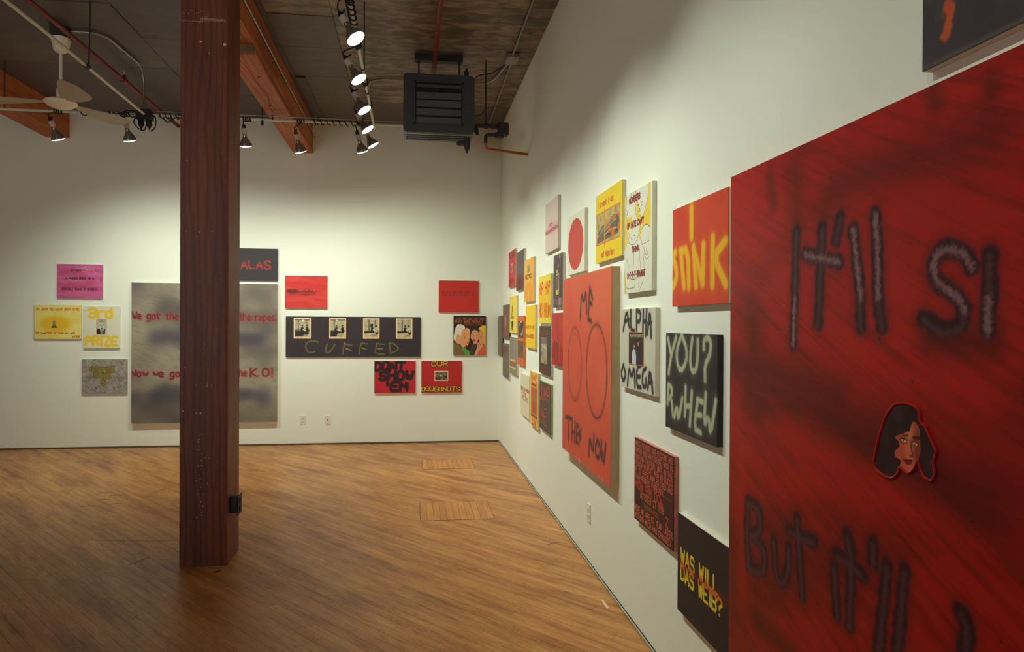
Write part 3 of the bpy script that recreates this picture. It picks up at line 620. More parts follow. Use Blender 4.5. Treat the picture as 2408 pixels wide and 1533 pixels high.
ME=[[(426,229),(448,96),(499,155),(547,88),(559,208)],[(620,79),(590,238)],[(620,79),(673,135)],[(599,154),(664,162)],[(587,237),(656,249)],[(90,802),(250,794)],[(176,798),(157,924)],[(254,803),(240,914)],[(321,803),(308,910)],[(247,865),(314,858)],[(356,811),(346,908)],[(356,811),(401,814)],[(353,857),(391,856)],[(346,903),(384,904)],[(414,901),(420,820),(440,888),(449,824)],[(614,925),(635,825),(695,908),(715,812)],[(779,821),(735,870),(763,909),(816,899),(839,855),(779,821)],[(850,817),(846,913),(873,856),(892,921),(923,820)]]
ALPHA=[[(87,268),(191,3),(273,224)],[(123,161),(261,130)],[(321,17),(314,265),(425,274)],[(495,21),(499,303)],[(495,21),(615,54),(593,162),(497,162)],[(684,26),(673,300)],[(774,18),(755,318)],[(685,163),(762,153)],[(799,298),(861,11),(895,334)],[(811,182),(893,173)],[(93,718),(11,833),(96,932),(176,839),(93,718)],[(230,959),(269,725),(358,862),(431,702),(459,953)],[(623,687),(504,716),(507,948),(626,944)],[(506,827),(601,818)],[(760,705),(670,752),(672,928),(772,917),(762,831)],[(816,931),(870,696),(945,962)],[(837,861),(927,851)]]
MONG=[[(65,-9),(98,91),(21,152),(86,239),(133,276),(10,373),(-19,554),(-50,608),(19,796),(53,917),(147,957),(388,951),(416,933)],[(339,2),(429,137),(446,245),(489,274)],[(412,-2),(441,18),(515,134),(558,185),(586,219)],[(863,-3),(878,107),(789,209),(711,286),(602,295)],[(501,147),(614,222),(544,221)],[(681,143),(621,157),(668,182)],[(546,273),(601,265),(635,284)],[(166,382),(198,440),(137,465),(199,503),(379,535),(521,473),(576,389)],[(259,446),(289,480)],[(362,434),(435,449),(407,484)],[(605,436),(659,391),(819,369),(936,415)],[(606,489),(689,563),(744,597),(745,656),(825,713),(903,683)],[(823,597),(811,625),(850,635)],[(771,643),(825,669),(863,651)],[(743,553),(796,544)],[(848,542),(900,539)],[(110,652),(174,743)],[(380,565),(369,740)],[(580,575),(612,786)],[(718,654),(748,795)],[(145,835),(327,868),(444,866),(501,847)],[(588,978),(696,909),(723,881)],[(558,902),(559,955)],[(250,11),(309,5),(190,49)],[(68,142),(131,198),(85,200)]]
MONGY=[[(-63,-14),(90,-9),(60,86),(11,150),(86,255),(132,229),(284,240),(315,283),(135,347),(122,488),(13,557),(-50,600)],[(412,-2),(455,12),(486,122),(572,224),(657,324),(789,224),(878,107),(876,-5),(940,-5),(949,430),(819,369),(658,376),(606,489),(550,475),(575,359),(460,255)],[(-46,761),(18,773),(61,997),(-41,994)]]
BLKS=[[(60,903),(61,923),(60,938),(55,957)]]

# ------------------------------------------------------------------ painting toolkit: colours brushed onto a pixel canvas by strokes
GL = {'A': "06 20 46|14 34", 'B': "00 06 36 45 44 33 03|33 42 41 30 00", 'C': "41 30 10 01 05 16 36 45", 'D': "00 06 26 45 41 20 00", 'E': "40 00 06 46|03 33", 'F': "40 00 06|03 33",
      'G': "41 30 10 01 05 16 36 45 43 23", 'H': "00 06|40 46|03 43", 'I': "20 26", 'J': "40 45 36 16 05", 'K': "00 06|40 03 46", 'L': "00 06 46", 'M': "06 00 24 40 46", 'N': "06 00 46 40",
      'O': "10 30 41 45 36 16 05 01 10", 'P': "06 00 30 41 42 33 03", 'Q': "10 30 41 45 36 16 05 01 10|34 46", 'R': "06 00 30 41 42 33 03|23 46", 'S': "41 30 10 01 02 13 33 44 45 36 16 05",
      'T': "00 40|20 26", 'U': "00 05 16 36 45 40", 'V': "00 26 40", 'W': "00 16 22 36 40", 'X': "00 46|40 06", 'Y': "00 23 40|23 26", 'Z': "00 40 06 46",
      '0': "10 30 41 45 36 16 05 01 10", '1': "11 20 26", '2': "01 10 30 41 42 06 46", '3': "01 10 30 41 42 33 13|33 44 45 36 16 05", '7': "00 40 16", '8': "10 30 41 42 33 13 02 01 10|13 04 05 16 36 45 44 33", '9': "43 13 02 01 10 30 41 45 36 16",
      '?': "01 10 30 41 42 23 24|26 26", '!': "20 24|26 26", "'": "20 22", '.': "16 16", ',': "25 17", '-': "13 33", '$': "41 30 10 01 02 13 33 44 45 36 16 05|20 26", '/': "40 06",
      'a': "32 12 03 05 16 26 35|32 36", 'b': "00 06|03 12 22 33 35 26 06", 'd': "32 12 03 05 16 36|30 36", 'e': "04 34 33 22 12 03 05 16 36", 'g': "32 12 03 05 16 36|32 37 28 08", 'h': "00 06|03 12 22 33 36",
      'i': "12 16|10 10", 'k': "00 06|32 04 36", 'l': "10 16", 'm': "02 06|03 12 23 26|23 32 43 46", 'n': "02 06|03 12 22 33 36", 'o': "12 22 33 35 26 16 05 03 12", 'p': "02 08|02 22 33 35 26 06",
      'r': "02 06|03 12 32", 's': "32 12 03 14 24 35 26 06", 't': "10 15 26|02 32", 'u': "02 05 16 26 35|32 36", 'w': "02 15 23 35 42", 'v': "02 16 32", 'z': "02 32 06 36"}
NARROW = {'I': 0.45, "'": 0.4, '.': 0.45, ',': 0.45, '!': 0.5, '1': 0.6, 'i': 0.5, 'l': 0.5, 't': 0.75, ' ': 0.75}
R2 = np.random.RandomState(5)

def noise2(h, w, cell, seed=0, stretch=(1, 1), ang=0.0):
    """smooth value noise, optionally stretched and turned"""
    r = np.random.RandomState(seed)
    yy, xx = np.mgrid[0:h, 0:w].astype(np.float32)
    ca, sa = math.cos(ang), math.sin(ang)
    X = (xx * ca + yy * sa) / (cell * stretch[0]) + 50; Y = (-xx * sa + yy * ca) / (cell * stretch[1]) + 50
    n = 211; g = r.rand(n, n).astype(np.float32)
    xi = np.floor(X).astype(int); yi = np.floor(Y).astype(int); fx = X - xi; fy = Y - yi
    fx = fx * fx * (3 - 2 * fx); fy = fy * fy * (3 - 2 * fy)
    a = g[yi % n, xi % n]; b = g[yi % n, (xi + 1) % n]; c = g[(yi + 1) % n, xi % n]; d = g[(yi + 1) % n, (xi + 1) % n]
    return (a * (1 - fx) + b * fx) * (1 - fy) + (c * (1 - fx) + d * fx) * fy

class Cv:
    def __init__(s, w, h, ppm, base):
        s.ppm = ppm; s.W = max(8, int(w * ppm)); s.H = max(8, int(h * ppm)); s.w = w; s.h = h
        s.a = np.zeros((s.H, s.W, 3), np.float32); s.a[:] = np.array(base, np.float32) / 255
    def blend(s, al, col):
        c = np.array(col, np.float32) / 255
        s.a += (c - s.a) * al[..., None]
    def mottle(s, col, cell, amt, seed=0, stretch=(1, 1), ang=0.0, lo=0.45, hi=0.8):
        n = noise2(s.H, s.W, cell * s.ppm, seed, stretch, ang) * 0.65 + noise2(s.H, s.W, cell * s.ppm * 0.4, seed + 1, stretch, ang) * 0.35
        s.blend(np.clip((n - lo) / (hi - lo), 0, 1) * amt, col)
    def dist(s, lines):
        """lines in fractions of the canvas; distance in metres"""
        D = np.full((s.H, s.W), 9.0, np.float32); return D
    def strokes(s, lines, r, col, soft=0.15, op=1.0, k=1000.0, smooth=True, rough=0.0, seed=3):
        """lines: lists of (u,v) in 1/1000 of the canvas; r radius in metres; soft: feather as share of r"""
        R = r * s.ppm; f = max(0.7, R * soft); pad = R + f + 2
        D = np.full((s.H, s.W), 1e3, np.float32)
        for L in lines:
            P = [(p[0] / k * s.W, p[1] / k * s.H) for p in L]
            if smooth and len(P) > 2:
                Q = [P[0]]
                for i in range(1, len(P) - 1):
                    a, b, c = P[i - 1], P[i], P[i + 1]
                    Q.append((a[0] * .25 + b[0] * .75, a[1] * .25 + b[1] * .75)); Q.append((c[0] * .25 + b[0] * .75, c[1] * .25 + b[1] * .75))
                Q.append(P[-1]); P = Q
            if len(P) == 1: P = [P[0], P[0]]
            for (x0, y0), (x1, y1) in zip(P, P[1:]):
                ax, bx_ = int(max(0, min(x0, x1) - pad)), int(min(s.W, max(x0, x1) + pad + 1))
                ay, by_ = int(max(0, min(y0, y1) - pad)), int(min(s.H, max(y0, y1) + pad + 1))
                if ax >= bx_ or ay >= by_: continue
                yy, xx = np.mgrid[ay:by_, ax:bx_].astype(np.float32)
                dx, dy = x1 - x0, y1 - y0; q = dx * dx + dy * dy
                t = np.clip(((xx + .5 - x0) * dx + (yy + .5 - y0) * dy) / q, 0, 1) if q > 1e-6 else 0
                d = np.hypot(xx + .5 - x0 - t * dx, yy + .5 - y0 - t * dy)
                D[ay:by_, ax:bx_] = np.minimum(D[ay:by_, ax:bx_], d)
        if rough: D = D + (noise2(s.H, s.W, max(2, R * 0.8), seed) - 0.5) * 2 * R * rough
        t = np.clip((R + f - D) / (2 * f), 0, 1); s.blend(t * t * (3 - 2 * t) * op, col)
    def text(s, tx, u, v, h, col, r=None, wd=1.0, fit=None, soft=0.25, op=1.0, jit=0.0, slant=0.0, rise=0.0, smooth=True, rough=0.0, seed=1, halo=None):
        """u,v: top left in 1/1000; h: letter height in metres; fit: total width in metres"""
        rr = np.random.RandomState(seed); adv = []; x = 0
        for ch in tx:
            n = NARROW.get(ch, 0.8 if ch.islower() else 1.0); adv.append((ch, x, n)); x += n * 0.62 * wd + 0.20 * wd
        x -= 0.20 * wd
        sx = h if fit is None else fit / x
        lines = []
        for ch, x0, n in adv:
            if ch not in GL: continue
            ju, jv, js = rr.uniform(-1, 1, 3) * jit
            for part in GL[ch].split('|'):
                L = []
                for p in part.split():
                    gx, gy = int(p[0]) / 4 * 0.62 * wd, int(p[1]) / 6
                    if n == 0.45 or (ch in "I.'!,"): gx -= 0.155 * wd
                    X = (x0 + gx) * sx + ju * h * 0.12 + slant * (1 - gy) * h; Y = gy * h * (1 + js * 0.12) + jv * h * 0.12 + rise * (x0 * sx)
                    L.append((u + X / s.w * 1000, v + Y / s.h * 1000))
                lines.append(L)
        r = r or h * 0.07
        if halo: s.strokes(lines, r * halo[1], halo[0], soft=halo[2] if len(halo) > 2 else 0.5, op=halo[3] if len(halo) > 3 else 1.0)
        s.strokes(lines, r, col, soft, op, smooth=smooth, rough=rough, seed=seed)
    def poly(s, P, col, op=1.0):
        P = [(p[0] / 1000 * s.W, p[1] / 1000 * s.H) for p in P]
        yy, xx = np.mgrid[0:s.H, 0:s.W].astype(np.float32); ins = np.zeros((s.H, s.W), bool)
        for i in range(len(P)):
            (x0, y0), (x1, y1) = P[i], P[(i + 1) % len(P)]
            if y0 == y1: continue
            c = ((y0 > yy) != (y1 > yy)) & (xx < (x1 - x0) * (yy - y0) / (y1 - y0) + x0); ins ^= c
        s.blend(ins.astype(np.float32) * op, col)
    def rect(s, x0, y0, x1, y1, col, op=1.0): s.poly([(x0, y0), (x1, y0), (x1, y1), (x0, y1)], col, op)
    def blob(s, x, y, rx, ry, col, soft=0.3, op=1.0):
        yy, xx = np.mgrid[0:s.H, 0:s.W].astype(np.float32)
        d = np.hypot((xx / s.W * 1000 - x) / rx, (yy / s.H * 1000 - y) / ry); t = np.clip((1 + soft - d) / (2 * soft), 0, 1)
        s.blend(t * t * (3 - 2 * t) * op, col)
    def ring(s, x, y, rx, ry, r, col, soft=1.0, op=1.0):
        s.strokes([[(x + rx * math.cos(t), y + ry * math.sin(t)) for t in [2 * math.pi * i / 48 for i in range(49)]]], r, col, soft, op, smooth=False)
    def image(s, name):
        im = bpy.data.images.new(name, s.W, s.H, alpha=False)
        g = (R2.rand(s.H, s.W, 1).astype(np.float32) - 0.5) * 0.02
        a = np.ones((s.H, s.W, 4), np.float32); a[..., :3] = np.clip(s.a + g, 0, 1)[::-1]
        im.pixels.foreach_set(a.ravel()); im.update(); im.pack(); return im

def paintmat(name, cv, rough=0.55, spec=0.3, bump=0.15):
    m = bpy.data.materials.new(name); m.use_nodes = True; nt = m.node_tree; b = nt.nodes['Principled BSDF']
    t = nt.nodes.new('ShaderNodeTexImage'); t.image = cv.image(name); t.extension = 'EXTEND'
    nt.links.new(t.outputs[0], b.inputs['Base Color']); b.inputs['Roughness'].default_value = rough; b.inputs['Specular IOR Level'].default_value = spec
    if bump:
        tc = nt.nodes.new('ShaderNodeTexCoord'); n = nt.nodes.new('ShaderNodeTexNoise'); n.inputs['Scale'].default_value = 500
        nt.links.new(tc.outputs['Object'], n.inputs[0]); bp = nt.nodes.new('ShaderNodeBump'); bp.inputs['Strength'].default_value = bump; bp.inputs['Distance'].default_value = 0.001
        nt.links.new(n.outputs[0], bp.inputs['Height']); nt.links.new(bp.outputs[0], b.inputs['Normal'])
    return m

def uvbox(name, x0, x1, z0, z1, y0, y1, m, parent=None, bev=0.0):
    """slab whose front (-Y) shows the picture"""
    bm = bmesh.new(); box(bm, (x0, y0, z0), (x1, y1, z1), bev, 2)
    l = bm.loops.layers.uv.new('uv')
    for f in bm.faces:
        for q in f.loops: q[l].uv = ((q.vert.co.x - x0) / (x1 - x0), (q.vert.co.z - z0) / (z1 - z0))
    return obj(name, bm, m, parent)

def painting(key, wall, start, ztop, w, h, t, cv, label, edge=RAW, rough=0.55, group=None, tacks=None, bump=0.15):
    """canvas on a wall; start: left edge as seen (X on the far wall, Y on the right wall)"""
    m = paintmat('painted_' + key, cv, rough, bump=bump)
    if wall == 'B': loc = (start + w / 2, YB - 0.001, ztop - h / 2); rz = 0
    else: loc = (XW - 0.001, start - w / 2, ztop - h / 2); rz = -math.pi / 2
    o = uvbox('painting', -w / 2, w / 2, -h / 2, h / 2, -t, -t + 0.004, m, None, 0.0015)
    o.location = loc; o.rotation_euler = (0, 0, rz)
    e = 0.0006
    obj('canvas_edge', B(((-w / 2 + e, -t + 0.0035, -h / 2 + e), (-w / 2 + 0.03, 0, h / 2 - e)), ((w / 2 - 0.03, -t + 0.0035, -h / 2 + e), (w / 2 - e, 0, h / 2 - e)),
                           ((-w / 2 + 0.03, -t + 0.0035, -h / 2 + e), (w / 2 - 0.03, 0, -h / 2 + 0.03)), ((-w / 2 + 0.03, -t + 0.0035, h / 2 - 0.03), (w / 2 - 0.03, 0, h / 2 - e))), edge, o)
    if tacks:
        bm = bmesh.new(); n = int(h / 0.045)
        for i in range(n): z = -h / 2 + (i + 0.5) * h / n + rnd.uniform(-.004, .004); box(bm, (w / 2 - 0.001, -t + 0.008, z - 0.003), (w / 2 + 0.0018, -t + 0.012, z + 0.003))
        k = obj('canvas_tacks', bm, tacks, o); k['kind'] = 'stuff'
    tag(o, label, 'painting', group)
    return o

def glued(parent, w, h, t, u0, v0, u1, v1, cv, label, rim=None, name='photograph'):
    """a print glued on the canvas face, u,v in 1/1000"""
    x0, x1 = -w / 2 + w * u0 / 1000, -w / 2 + w * u1 / 1000; z1, z0 = h / 2 - h * v0 / 1000, h / 2 - h * v1 / 1000
    o = uvbox(name, x0, x1, z0, z1, -t - 0.0012, -t + 0.0002, paintmat('print', cv, 0.35, bump=0), parent)
    o['label'] = label
    if rim:
        r = 0.003
        obj('paint_rim', B(((x0 - r, -t - 0.0016, z0 - r), (x0, -t + .0001, z1 + r)), ((x1, -t - 0.0016, z0 - r), (x1 + r, -t + .0001, z1 + r)), ((x0, -t - 0.0016, z1), (x1, -t + .0001, z1 + r)), ((x0, -t - 0.0016, z0 - r), (x1, -t + .0001, z0))), rim, o)
    return o
RIMRED = mat('red_paint_line', (205, 60, 36), 0.4)
RIMORANGE = mat('orange_paint_line', (220, 110, 50), 0.4)
BLK = (46, 40, 42)

# ---- far wall ---------------------------------------------------------------
W16, H20 = 0.408, 0.506
GB = 'small canvases on the far wall'
def c20(base, ppm=620, w=0.512, h=0.406): return Cv(w, h, ppm, base)
c = c20((205, 95, 150)); c.mottle((190, 75, 120), .06, .7, 3, (3, 1)); c.mottle((225, 150, 190), .03, .35, 8, (4, 1))
c.strokes([[(60, 200), (500, 170), (900, 200)], [(20, 690), (500, 670), (980, 690)], [(100, 430), (850, 420)]], .008, (200, 70, 90), 1.0, .6)
c.strokes([[(420, 60), (450, 130), (600, 120), (620, 60), (640, 190), (760, 140), (850, 260)], [(860, 450), (930, 520)]], .002, (235, 200, 215), .6, .8)
c.text("HEY GUY?", 300, 160, .021, (80, 40, 70), wd=.9, jit=.6, r=.0027); c.text("A NAKED BODY IS A", 190, 385, .025, (80, 40, 60), fit=.315, jit=.6, r=.003); c.text("HORRIBLE THING TO BEHOLD.", 90, 705, .025, (95, 40, 70), fit=.41, jit=.6, r=.003)
painting('pink', 'B', -4.197, 2.206, .512, .406, .022, c, 'pink canvas with three short lines of dark lettering, at the upper left', group=GB)
c = c20((240, 226, 130)); c.mottle((236, 205, 90), .09, .5, 5); c.blob(440, 560, 330, 230, (240, 190, 40), .35, .95)
c.text("BY JOVE! YOU DON'T SEEM TO BE", 45, 110, .022, (200, 90, 50), fit=.465, jit=.9, r=.0025); c.text("THE SMARTEST OF THEM ALL ANY", 20, 800, .023, (200, 80, 40), fit=.43, jit=.6, r=.0027); c.text("MORE", 820, 905, .022, (200, 80, 40), fit=.08, jit=.6, r=.0026)
c.blob(415, 505, 38, 45, (150, 145, 115), .2); c.rect(385, 550, 450, 610, (120, 116, 95)); c.poly([(370, 610), (465, 610), (480, 670), (355, 670)], (90, 88, 75)); c.rect(385, 575, 450, 590, (190, 180, 110))
painting('yellow', 'B', -4.445, 1.718, .520, .406, .022, c, 'pale yellow canvas with an orange cloud and small red lettering, far left', group=GB)
c = Cv(.408, .506, 620, (226, 224, 200)); c.text("3rd", 150, 55, .115, (240, 200, 60), fit=.26, r=.016, soft=.5, jit=.4, rough=.25); c.text("PRIZE", 60, 725, .105, (240, 200, 60), fit=.355, r=.0155, soft=.5, jit=.4, rough=.25)
o = painting('third', 'B', -3.900, 1.706, .408, .506, .022, c, 'off-white canvas with yellow letters above and below a small portrait print', group=GB)
p = Cv(.110, .150, 1400, (190, 188, 165)); p.blob(520, 400, 290, 340, (205, 203, 185), .15); p.blob(520, 120, 300, 110, (165, 162, 140), .3); p.poly([(0, 620), (330, 640), (450, 1000), (0, 1000)], (50, 45, 42)); p.poly([(600, 1000), (760, 640), (900, 680), (850, 1000)], (60, 55, 50)); p.blob(400, 380, 80, 35, (90, 85, 75), .4); p.blob(660, 370, 80, 35, (90, 85, 75), .4); p.blob(540, 480, 40, 80, (150, 145, 125), .5); p.blob(540, 600, 110, 30, (110, 100, 90), .4); p.blob(540, 800, 120, 180, (150, 145, 130), .4)
glued(o, .408, .506, .022, 365, 310, 630, 665, p, 'black and white print of a bearded older man', RIMRED)
c = c20((160, 152, 145)); c.mottle((120, 112, 112), .02, .8, 9, (1.5, 1), .5); c.mottle((190, 180, 170), .03, .6, 12, (1, 2)); c.mottle((95, 88, 92), .008, .5, 14, lo=.6)
for tx, u, v, f in (("GIMMIE", 185, 220, .27), ("SOME", 265, 400, .19)): c.text(tx, u, v, .058, (150, 130, 50), fit=f, r=.0075, jit=.3, halo=((80, 76, 50), 1.5, .4))
c.text("$", 430, 600, .065, (150, 130, 50), r=.007, halo=((80, 76, 50), 1.5, .4))
painting('gimmie', 'B', -3.916, 1.070, .512, .410, .022, c, 'mottled grey canvas with olive block letters and a dollar sign', group=GB)
# big grey canvas
c = Cv(1.70, 1.70, 520, (142, 134, 118)); c.mottle((172, 164, 142), .5, .6, 21, lo=.35, hi=.75); c.mottle((88, 80, 82), .35, .7, 25, (1.4, 1), lo=.5, hi=.8); c.mottle((110, 100, 95), .02, .25, 31, (4, 1), .4)
c.blob(500, 960, 600, 120, (92, 82, 74), .9, .5)
for u, v, a, b in ((170, 390, 60, 60), (260, 380, 60, 55), (350, 400, 60, 60), (480, 390, 120, 55), (640, 400, 90, 55), (760, 395, 60, 45), (860, 400, 55, 40), (160, 810, 50, 60), (250, 790, 70, 60), (340, 800, 60, 70), (500, 800, 130, 60), (700, 800, 100, 45), (790, 800, 80, 40), (900, 820, 60, 70)): c.blob(u, v, a, b, (70, 66, 84), .8, .55)
for tx, u, v, f, h in (("We got the", 6, 212, .525, .080), ("m on", 350, 215, .26, .08), ("the ropes.", 738, 215, .44, .082), ("Now we go", -4, 622, .56, .078), ("t all", 350, 620, .25, .08), ("the", 712, 622, .125, .075), ("K.O!", 812, 615, .275, .090)):
    c.text(tx, u, v, h, (80, 62, 70), fit=f, r=.0055, jit=.35, halo=((188, 62, 58), 2.7, .5, .85), seed=6)
for k in range(26): c.blob(R2.randint(100, 980), R2.randint(20, 200), 3, 4, (190, 60, 50))
painting('ropes', 'B', -3.350, 1.993, 1.700, 1.697, .045, c, 'very large smoky grey square canvas with two red sentences, behind the timber post', rough=.5)
c = c20((60, 54, 58), w=.54); c.text("ALAS", 195, 385, .10, (200, 60, 52), fit=.345, r=.0082, soft=.8, rough=.8, jit=.3, op=.9); c.strokes([[(380, 700)], [(620, 790)], [(880, 740)], [(300, 690)]], .003, (190, 50, 45), .5)
painting('alas', 'B', -2.191, 2.431, .540, .398, .022, c, 'near-black canvas with one red word, just right of the timber post', DKEDGE, group=GB)
c = c20((208, 58, 54)); c.mottle((220, 90, 84), .05, .5, 40, (4, 1)); c.mottle((190, 40, 40), .02, .4, 42, (6, 1))
c.blob(170, 490, 130, 80, (110, 40, 44), .5, .85); c.blob(500, 500, 210, 95, (110, 38, 42), .4, .85); c.text("OH OH", 60, 440, .026, (70, 35, 40), fit=.12, r=.004, jit=.5, soft=.9, op=.6); c.text("TROUBLE'S", 310, 425, .020, (215, 80, 70), fit=.20, r=.0024, jit=.3); c.text("COMMIN'", 350, 510, .020, (215, 70, 60), fit=.16, r=.0026, jit=.3)
painting('red_left', 'B', -1.564, 2.102, .511, .402, .022, c, 'red canvas with a dark smudge of lettering, above the wide black canvas', group=GB)
# wide black canvas with four prints
CW, CH = 1.658, .503
c = Cv(CW, CH, 620, (58, 50, 54)); c.mottle((70, 60, 64), .3, .5, 44)
for u in (250, 500, 750): c.rect(u - .8, 0, u + .8, 1000, (42, 36, 40))
LC = {'C': [(235, 640), (225, 605), (180, 600), (148, 660), (145, 780), (160, 880), (185, 900), (212, 870)], 'U': [(302, 680), (290, 850), (298, 905), (320, 890), (362, 690)], 'F1': [(430, 640), (425, 760), (417, 930)]}
c.strokes([LC['C']], .0085, (128, 122, 55), .6, .75)
c.strokes([LC['U'], LC['F1'], [(432, 680), (488, 715)], [(440, 790), (478, 840)], [(565, 650), (545, 750), (538, 930)], [(555, 660), (600, 675)], [(560, 780), (592, 805)], [(672, 655), (662, 800), (660, 920), (728, 930)], [(672, 670), (725, 690)], [(675, 790), (712, 795)], [(765, 650), (775, 920)], [(760, 655), (800, 665), (835, 780), (820, 850), (775, 915)]], .0078, (128, 122, 55), .6, .8)
c.strokes([[(440, 790), (470, 820)], [(680, 790), (710, 795)], [(302, 685)], [(430, 650)], [(560, 780), (575, 790)], [(540, 920)]], .006, (170, 150, 45), .8, .7)
o = painting('cuffed', 'B', -1.553, 1.597, CW, CH, .022, c, 'very wide black canvas with four black and white prints in a row', DKEDGE)
def photo(v):
    p = Cv(.125, .155, 1100, (225, 210, 170)); p.rect(70, 60, 930, 940, (190, 180, 145)); p.mottle((165, 155, 124), .03, .3, 50 + v)
    sh = (0, 30, 90, 110)[v]
    p.rect(240 + sh, 60, 290 + sh, 600, (70, 62, 52)); p.rect(740 - sh // 3, 60, 775 - sh // 3, 560, (80, 72, 60)); p.rect(70, 60, 930, 110 if v < 2 else 70, (110, 100, 80))
    if v < 2: p.blob(530 - v * 60, 120, 60, 45, (240, 232, 205), .2)
    p.rect(70, 640, 700, 900, (52, 44, 38)); p.rect(70, 560 + 20 * v, 930, 650, (70, 60, 50), .7)
    a, b = ((500, 780), (420, 780), (560, 800), (560, 790))[v]
    for x, dark in ((a, (40, 34, 32)), (b, (40, 34, 32) if v < 2 else (205, 195, 160))):
        p.poly([(x - 90, 520), (x - 50, 440), (x + 50, 440), (x + 95, 520), (x + 100, 800), (x - 100, 800)], dark); p.blob(x, 400, 42, 55, (150, 138, 108), .2); p.blob(x, 365, 48, 35, (45, 38, 34), .3)
    p.strokes([[(a + 60, 560), (b - 80, 620)]], .005, (215, 200, 165), .4)
    if v == 2: p.strokes([[(520, 420), (470, 330), (560, 300)]], .006, (45, 38, 34), .4)
    p.poly(((500, 940), (620, 800), (930, 820), (930, 940)) if v == 0 else ((400, 940), (520, 740), (930, 740), (930, 940)) if v == 1 else ((70, 940), (70, 740), (700, 700), (930, 740), (930, 940)), (200, 186, 145))
    if v > 1: p.blob(840, 700, 100, 110, (60, 52, 46), .2); p.blob(840, 640, 60, 40, (210, 200, 165), .3)
    for k in range(14): p.strokes([[(R2.randint(450, 900), R2.randint(800, 920)), (R2.randint(450, 900), R2.randint(800, 920))]], .0006, (120, 105, 80), 1)
    p.mottle((60, 52, 46), .006, .22, 60 + v, lo=.55)
    for q in ((0, 0, 1000, 60), (0, 940, 1000, 1000), (0, 0, 72, 1000), (928, 0, 1000, 1000)): p.rect(*q, (232, 214, 172))
    return p
for v, (a, b) in enumerate(((58, 182), (318, 441), (568, 690), (815, 938))):
    glued(o, CW, CH, .022, a, 38, b, 545, photo(v), ('print of two dark-suited men standing side by side', 'print of two men facing each other over a rail', 'print of a man with a raised arm at a table', 'print of a man leaning over a table')[v], RIMRED)
c = c20((200, 52, 44)); c.mottle((190, 42, 38), .08, .4, 61); c.text("SPLIT IT AND THEN WOUND IT", 80, 345, .021, (120, 45, 45), fit=.41, r=.0024, jit=.5, soft=.6); c.text("WHEN WOUND IT AND SPLIT IT", 85, 430, .021, (120, 45, 45), fit=.40, r=.0024, jit=.5, soft=.6)
painting('red_right', 'B', .332, 2.067, .512, .406, .022, c, 'plain bright red canvas with two faint lines of lettering, above the cartoon canvas', group=GB)
c = Cv(.412, .506, 700, (54, 38, 38)); c.text("HA HA HA HA HA", 105, 55, .024, (190, 96, 56), fit=.345, r=.0032, smooth=False); c.text("THAT WAS REALLY", 35, 120, .024, (190, 96, 56), fit=.365, r=.0032, smooth=False); c.text("A GOOD ONE", 190, 190, .024, (150, 76, 50), fit=.30, r=.003, smooth=False)
c.poly([(0, 1000), (0, 700), (60, 640), (200, 760), (420, 1000)], (130, 100, 62)); c.poly([(200, 720), (330, 800), (500, 900), (500, 1000), (370, 1000)], (80, 165, 60))
c.poly([(20, 620), (60, 420), (250, 300), (360, 330), (400, 430), (370, 520), (330, 640), (260, 740), (120, 700)], (222, 164, 118)); c.poly([(0, 560), (40, 330), (130, 215), (240, 215), (340, 260), (360, 320), (280, 350), (240, 420), (230, 520), (150, 470), (100, 480), (90, 570), (30, 640)], (226, 222, 205))
c.poly([(330, 450), (380, 330), (450, 310), (510, 380), (505, 500), (490, 640), (440, 760), (300, 800), (230, 740), (280, 620)], (230, 160, 105)); c.poly([(360, 330), (400, 300), (480, 330), (520, 420), (490, 430), (430, 340)], (226, 180, 110)); c.poly([(370, 740), (420, 690), (490, 690), (450, 770), (400, 790)], (170, 40, 36)); c.poly([(380, 720), (470, 700), (430, 740)], (235, 230, 215)); c.strokes([[(330, 545), (370, 535)], [(430, 560), (500, 600)], [(330, 560), (360, 570)]], .002, (90, 50, 40))
c.poly([(500, 900), (560, 760), (640, 700), (780, 700), (700, 1000), (510, 1000)], (74, 66, 56)); c.poly([(530, 500), (570, 370), (700, 340), (780, 420), (770, 600), (720, 700), (620, 720), (600, 640), (530, 560)], (224, 156, 112)); c.poly([(520, 420), (560, 310), (700, 250), (790, 300), (780, 380), (640, 350), (560, 390)], (58, 44, 40)); c.poly([(590, 600), (680, 590), (660, 650), (610, 640)], (170, 40, 40))
c.poly([(760, 330), (860, 250), (1000, 240), (1000, 760), (960, 760), (920, 500), (860, 380)], (236, 190, 50)); c.poly([(770, 560), (800, 380), (880, 370), (940, 500), (960, 700), (900, 760), (820, 680)], (226, 150, 110)); c.poly([(660, 960), (740, 780), (720, 700), (800, 640), (880, 660), (920, 760), (860, 860), (760, 1000), (680, 1000)], (228, 160, 120)); c.poly([(720, 1000), (800, 880), (940, 740), (1000, 760), (1000, 1000)], (222, 96, 50)); c.strokes([[(760, 700), (800, 780)], [(810, 660), (840, 760)], [(860, 680), (880, 740)], [(800, 560), (850, 540)]], .0015, (120, 60, 50))
painting('cartoon', 'B', .524, 1.618, .412, .506, .022, c, 'cartoon canvas of four laughing faces on black, nearest the room corner', DKEDGE, group=GB)
c = c20((196, 44, 56)); c.mottle((180, 34, 44), .08, .4, 71)
for tx, u, v, f in (("DONT", 10, 45, .36), ("SHOW", 130, 340, .41)): c.text(tx, u, v, .105, (52, 36, 38), fit=f, r=.0195, soft=.3, jit=.5, rough=.12, slant=.08)
c.text("'EM", 270, 665, .105, (52, 36, 38), fit=.27, r=.0195, soft=.3, rough=.12, slant=.05)
painting('dont', 'B', -.470, 1.044, .513, .408, .022, c, 'crimson canvas filled with thick black hand-painted capitals, below the wide black canvas', group=GB)
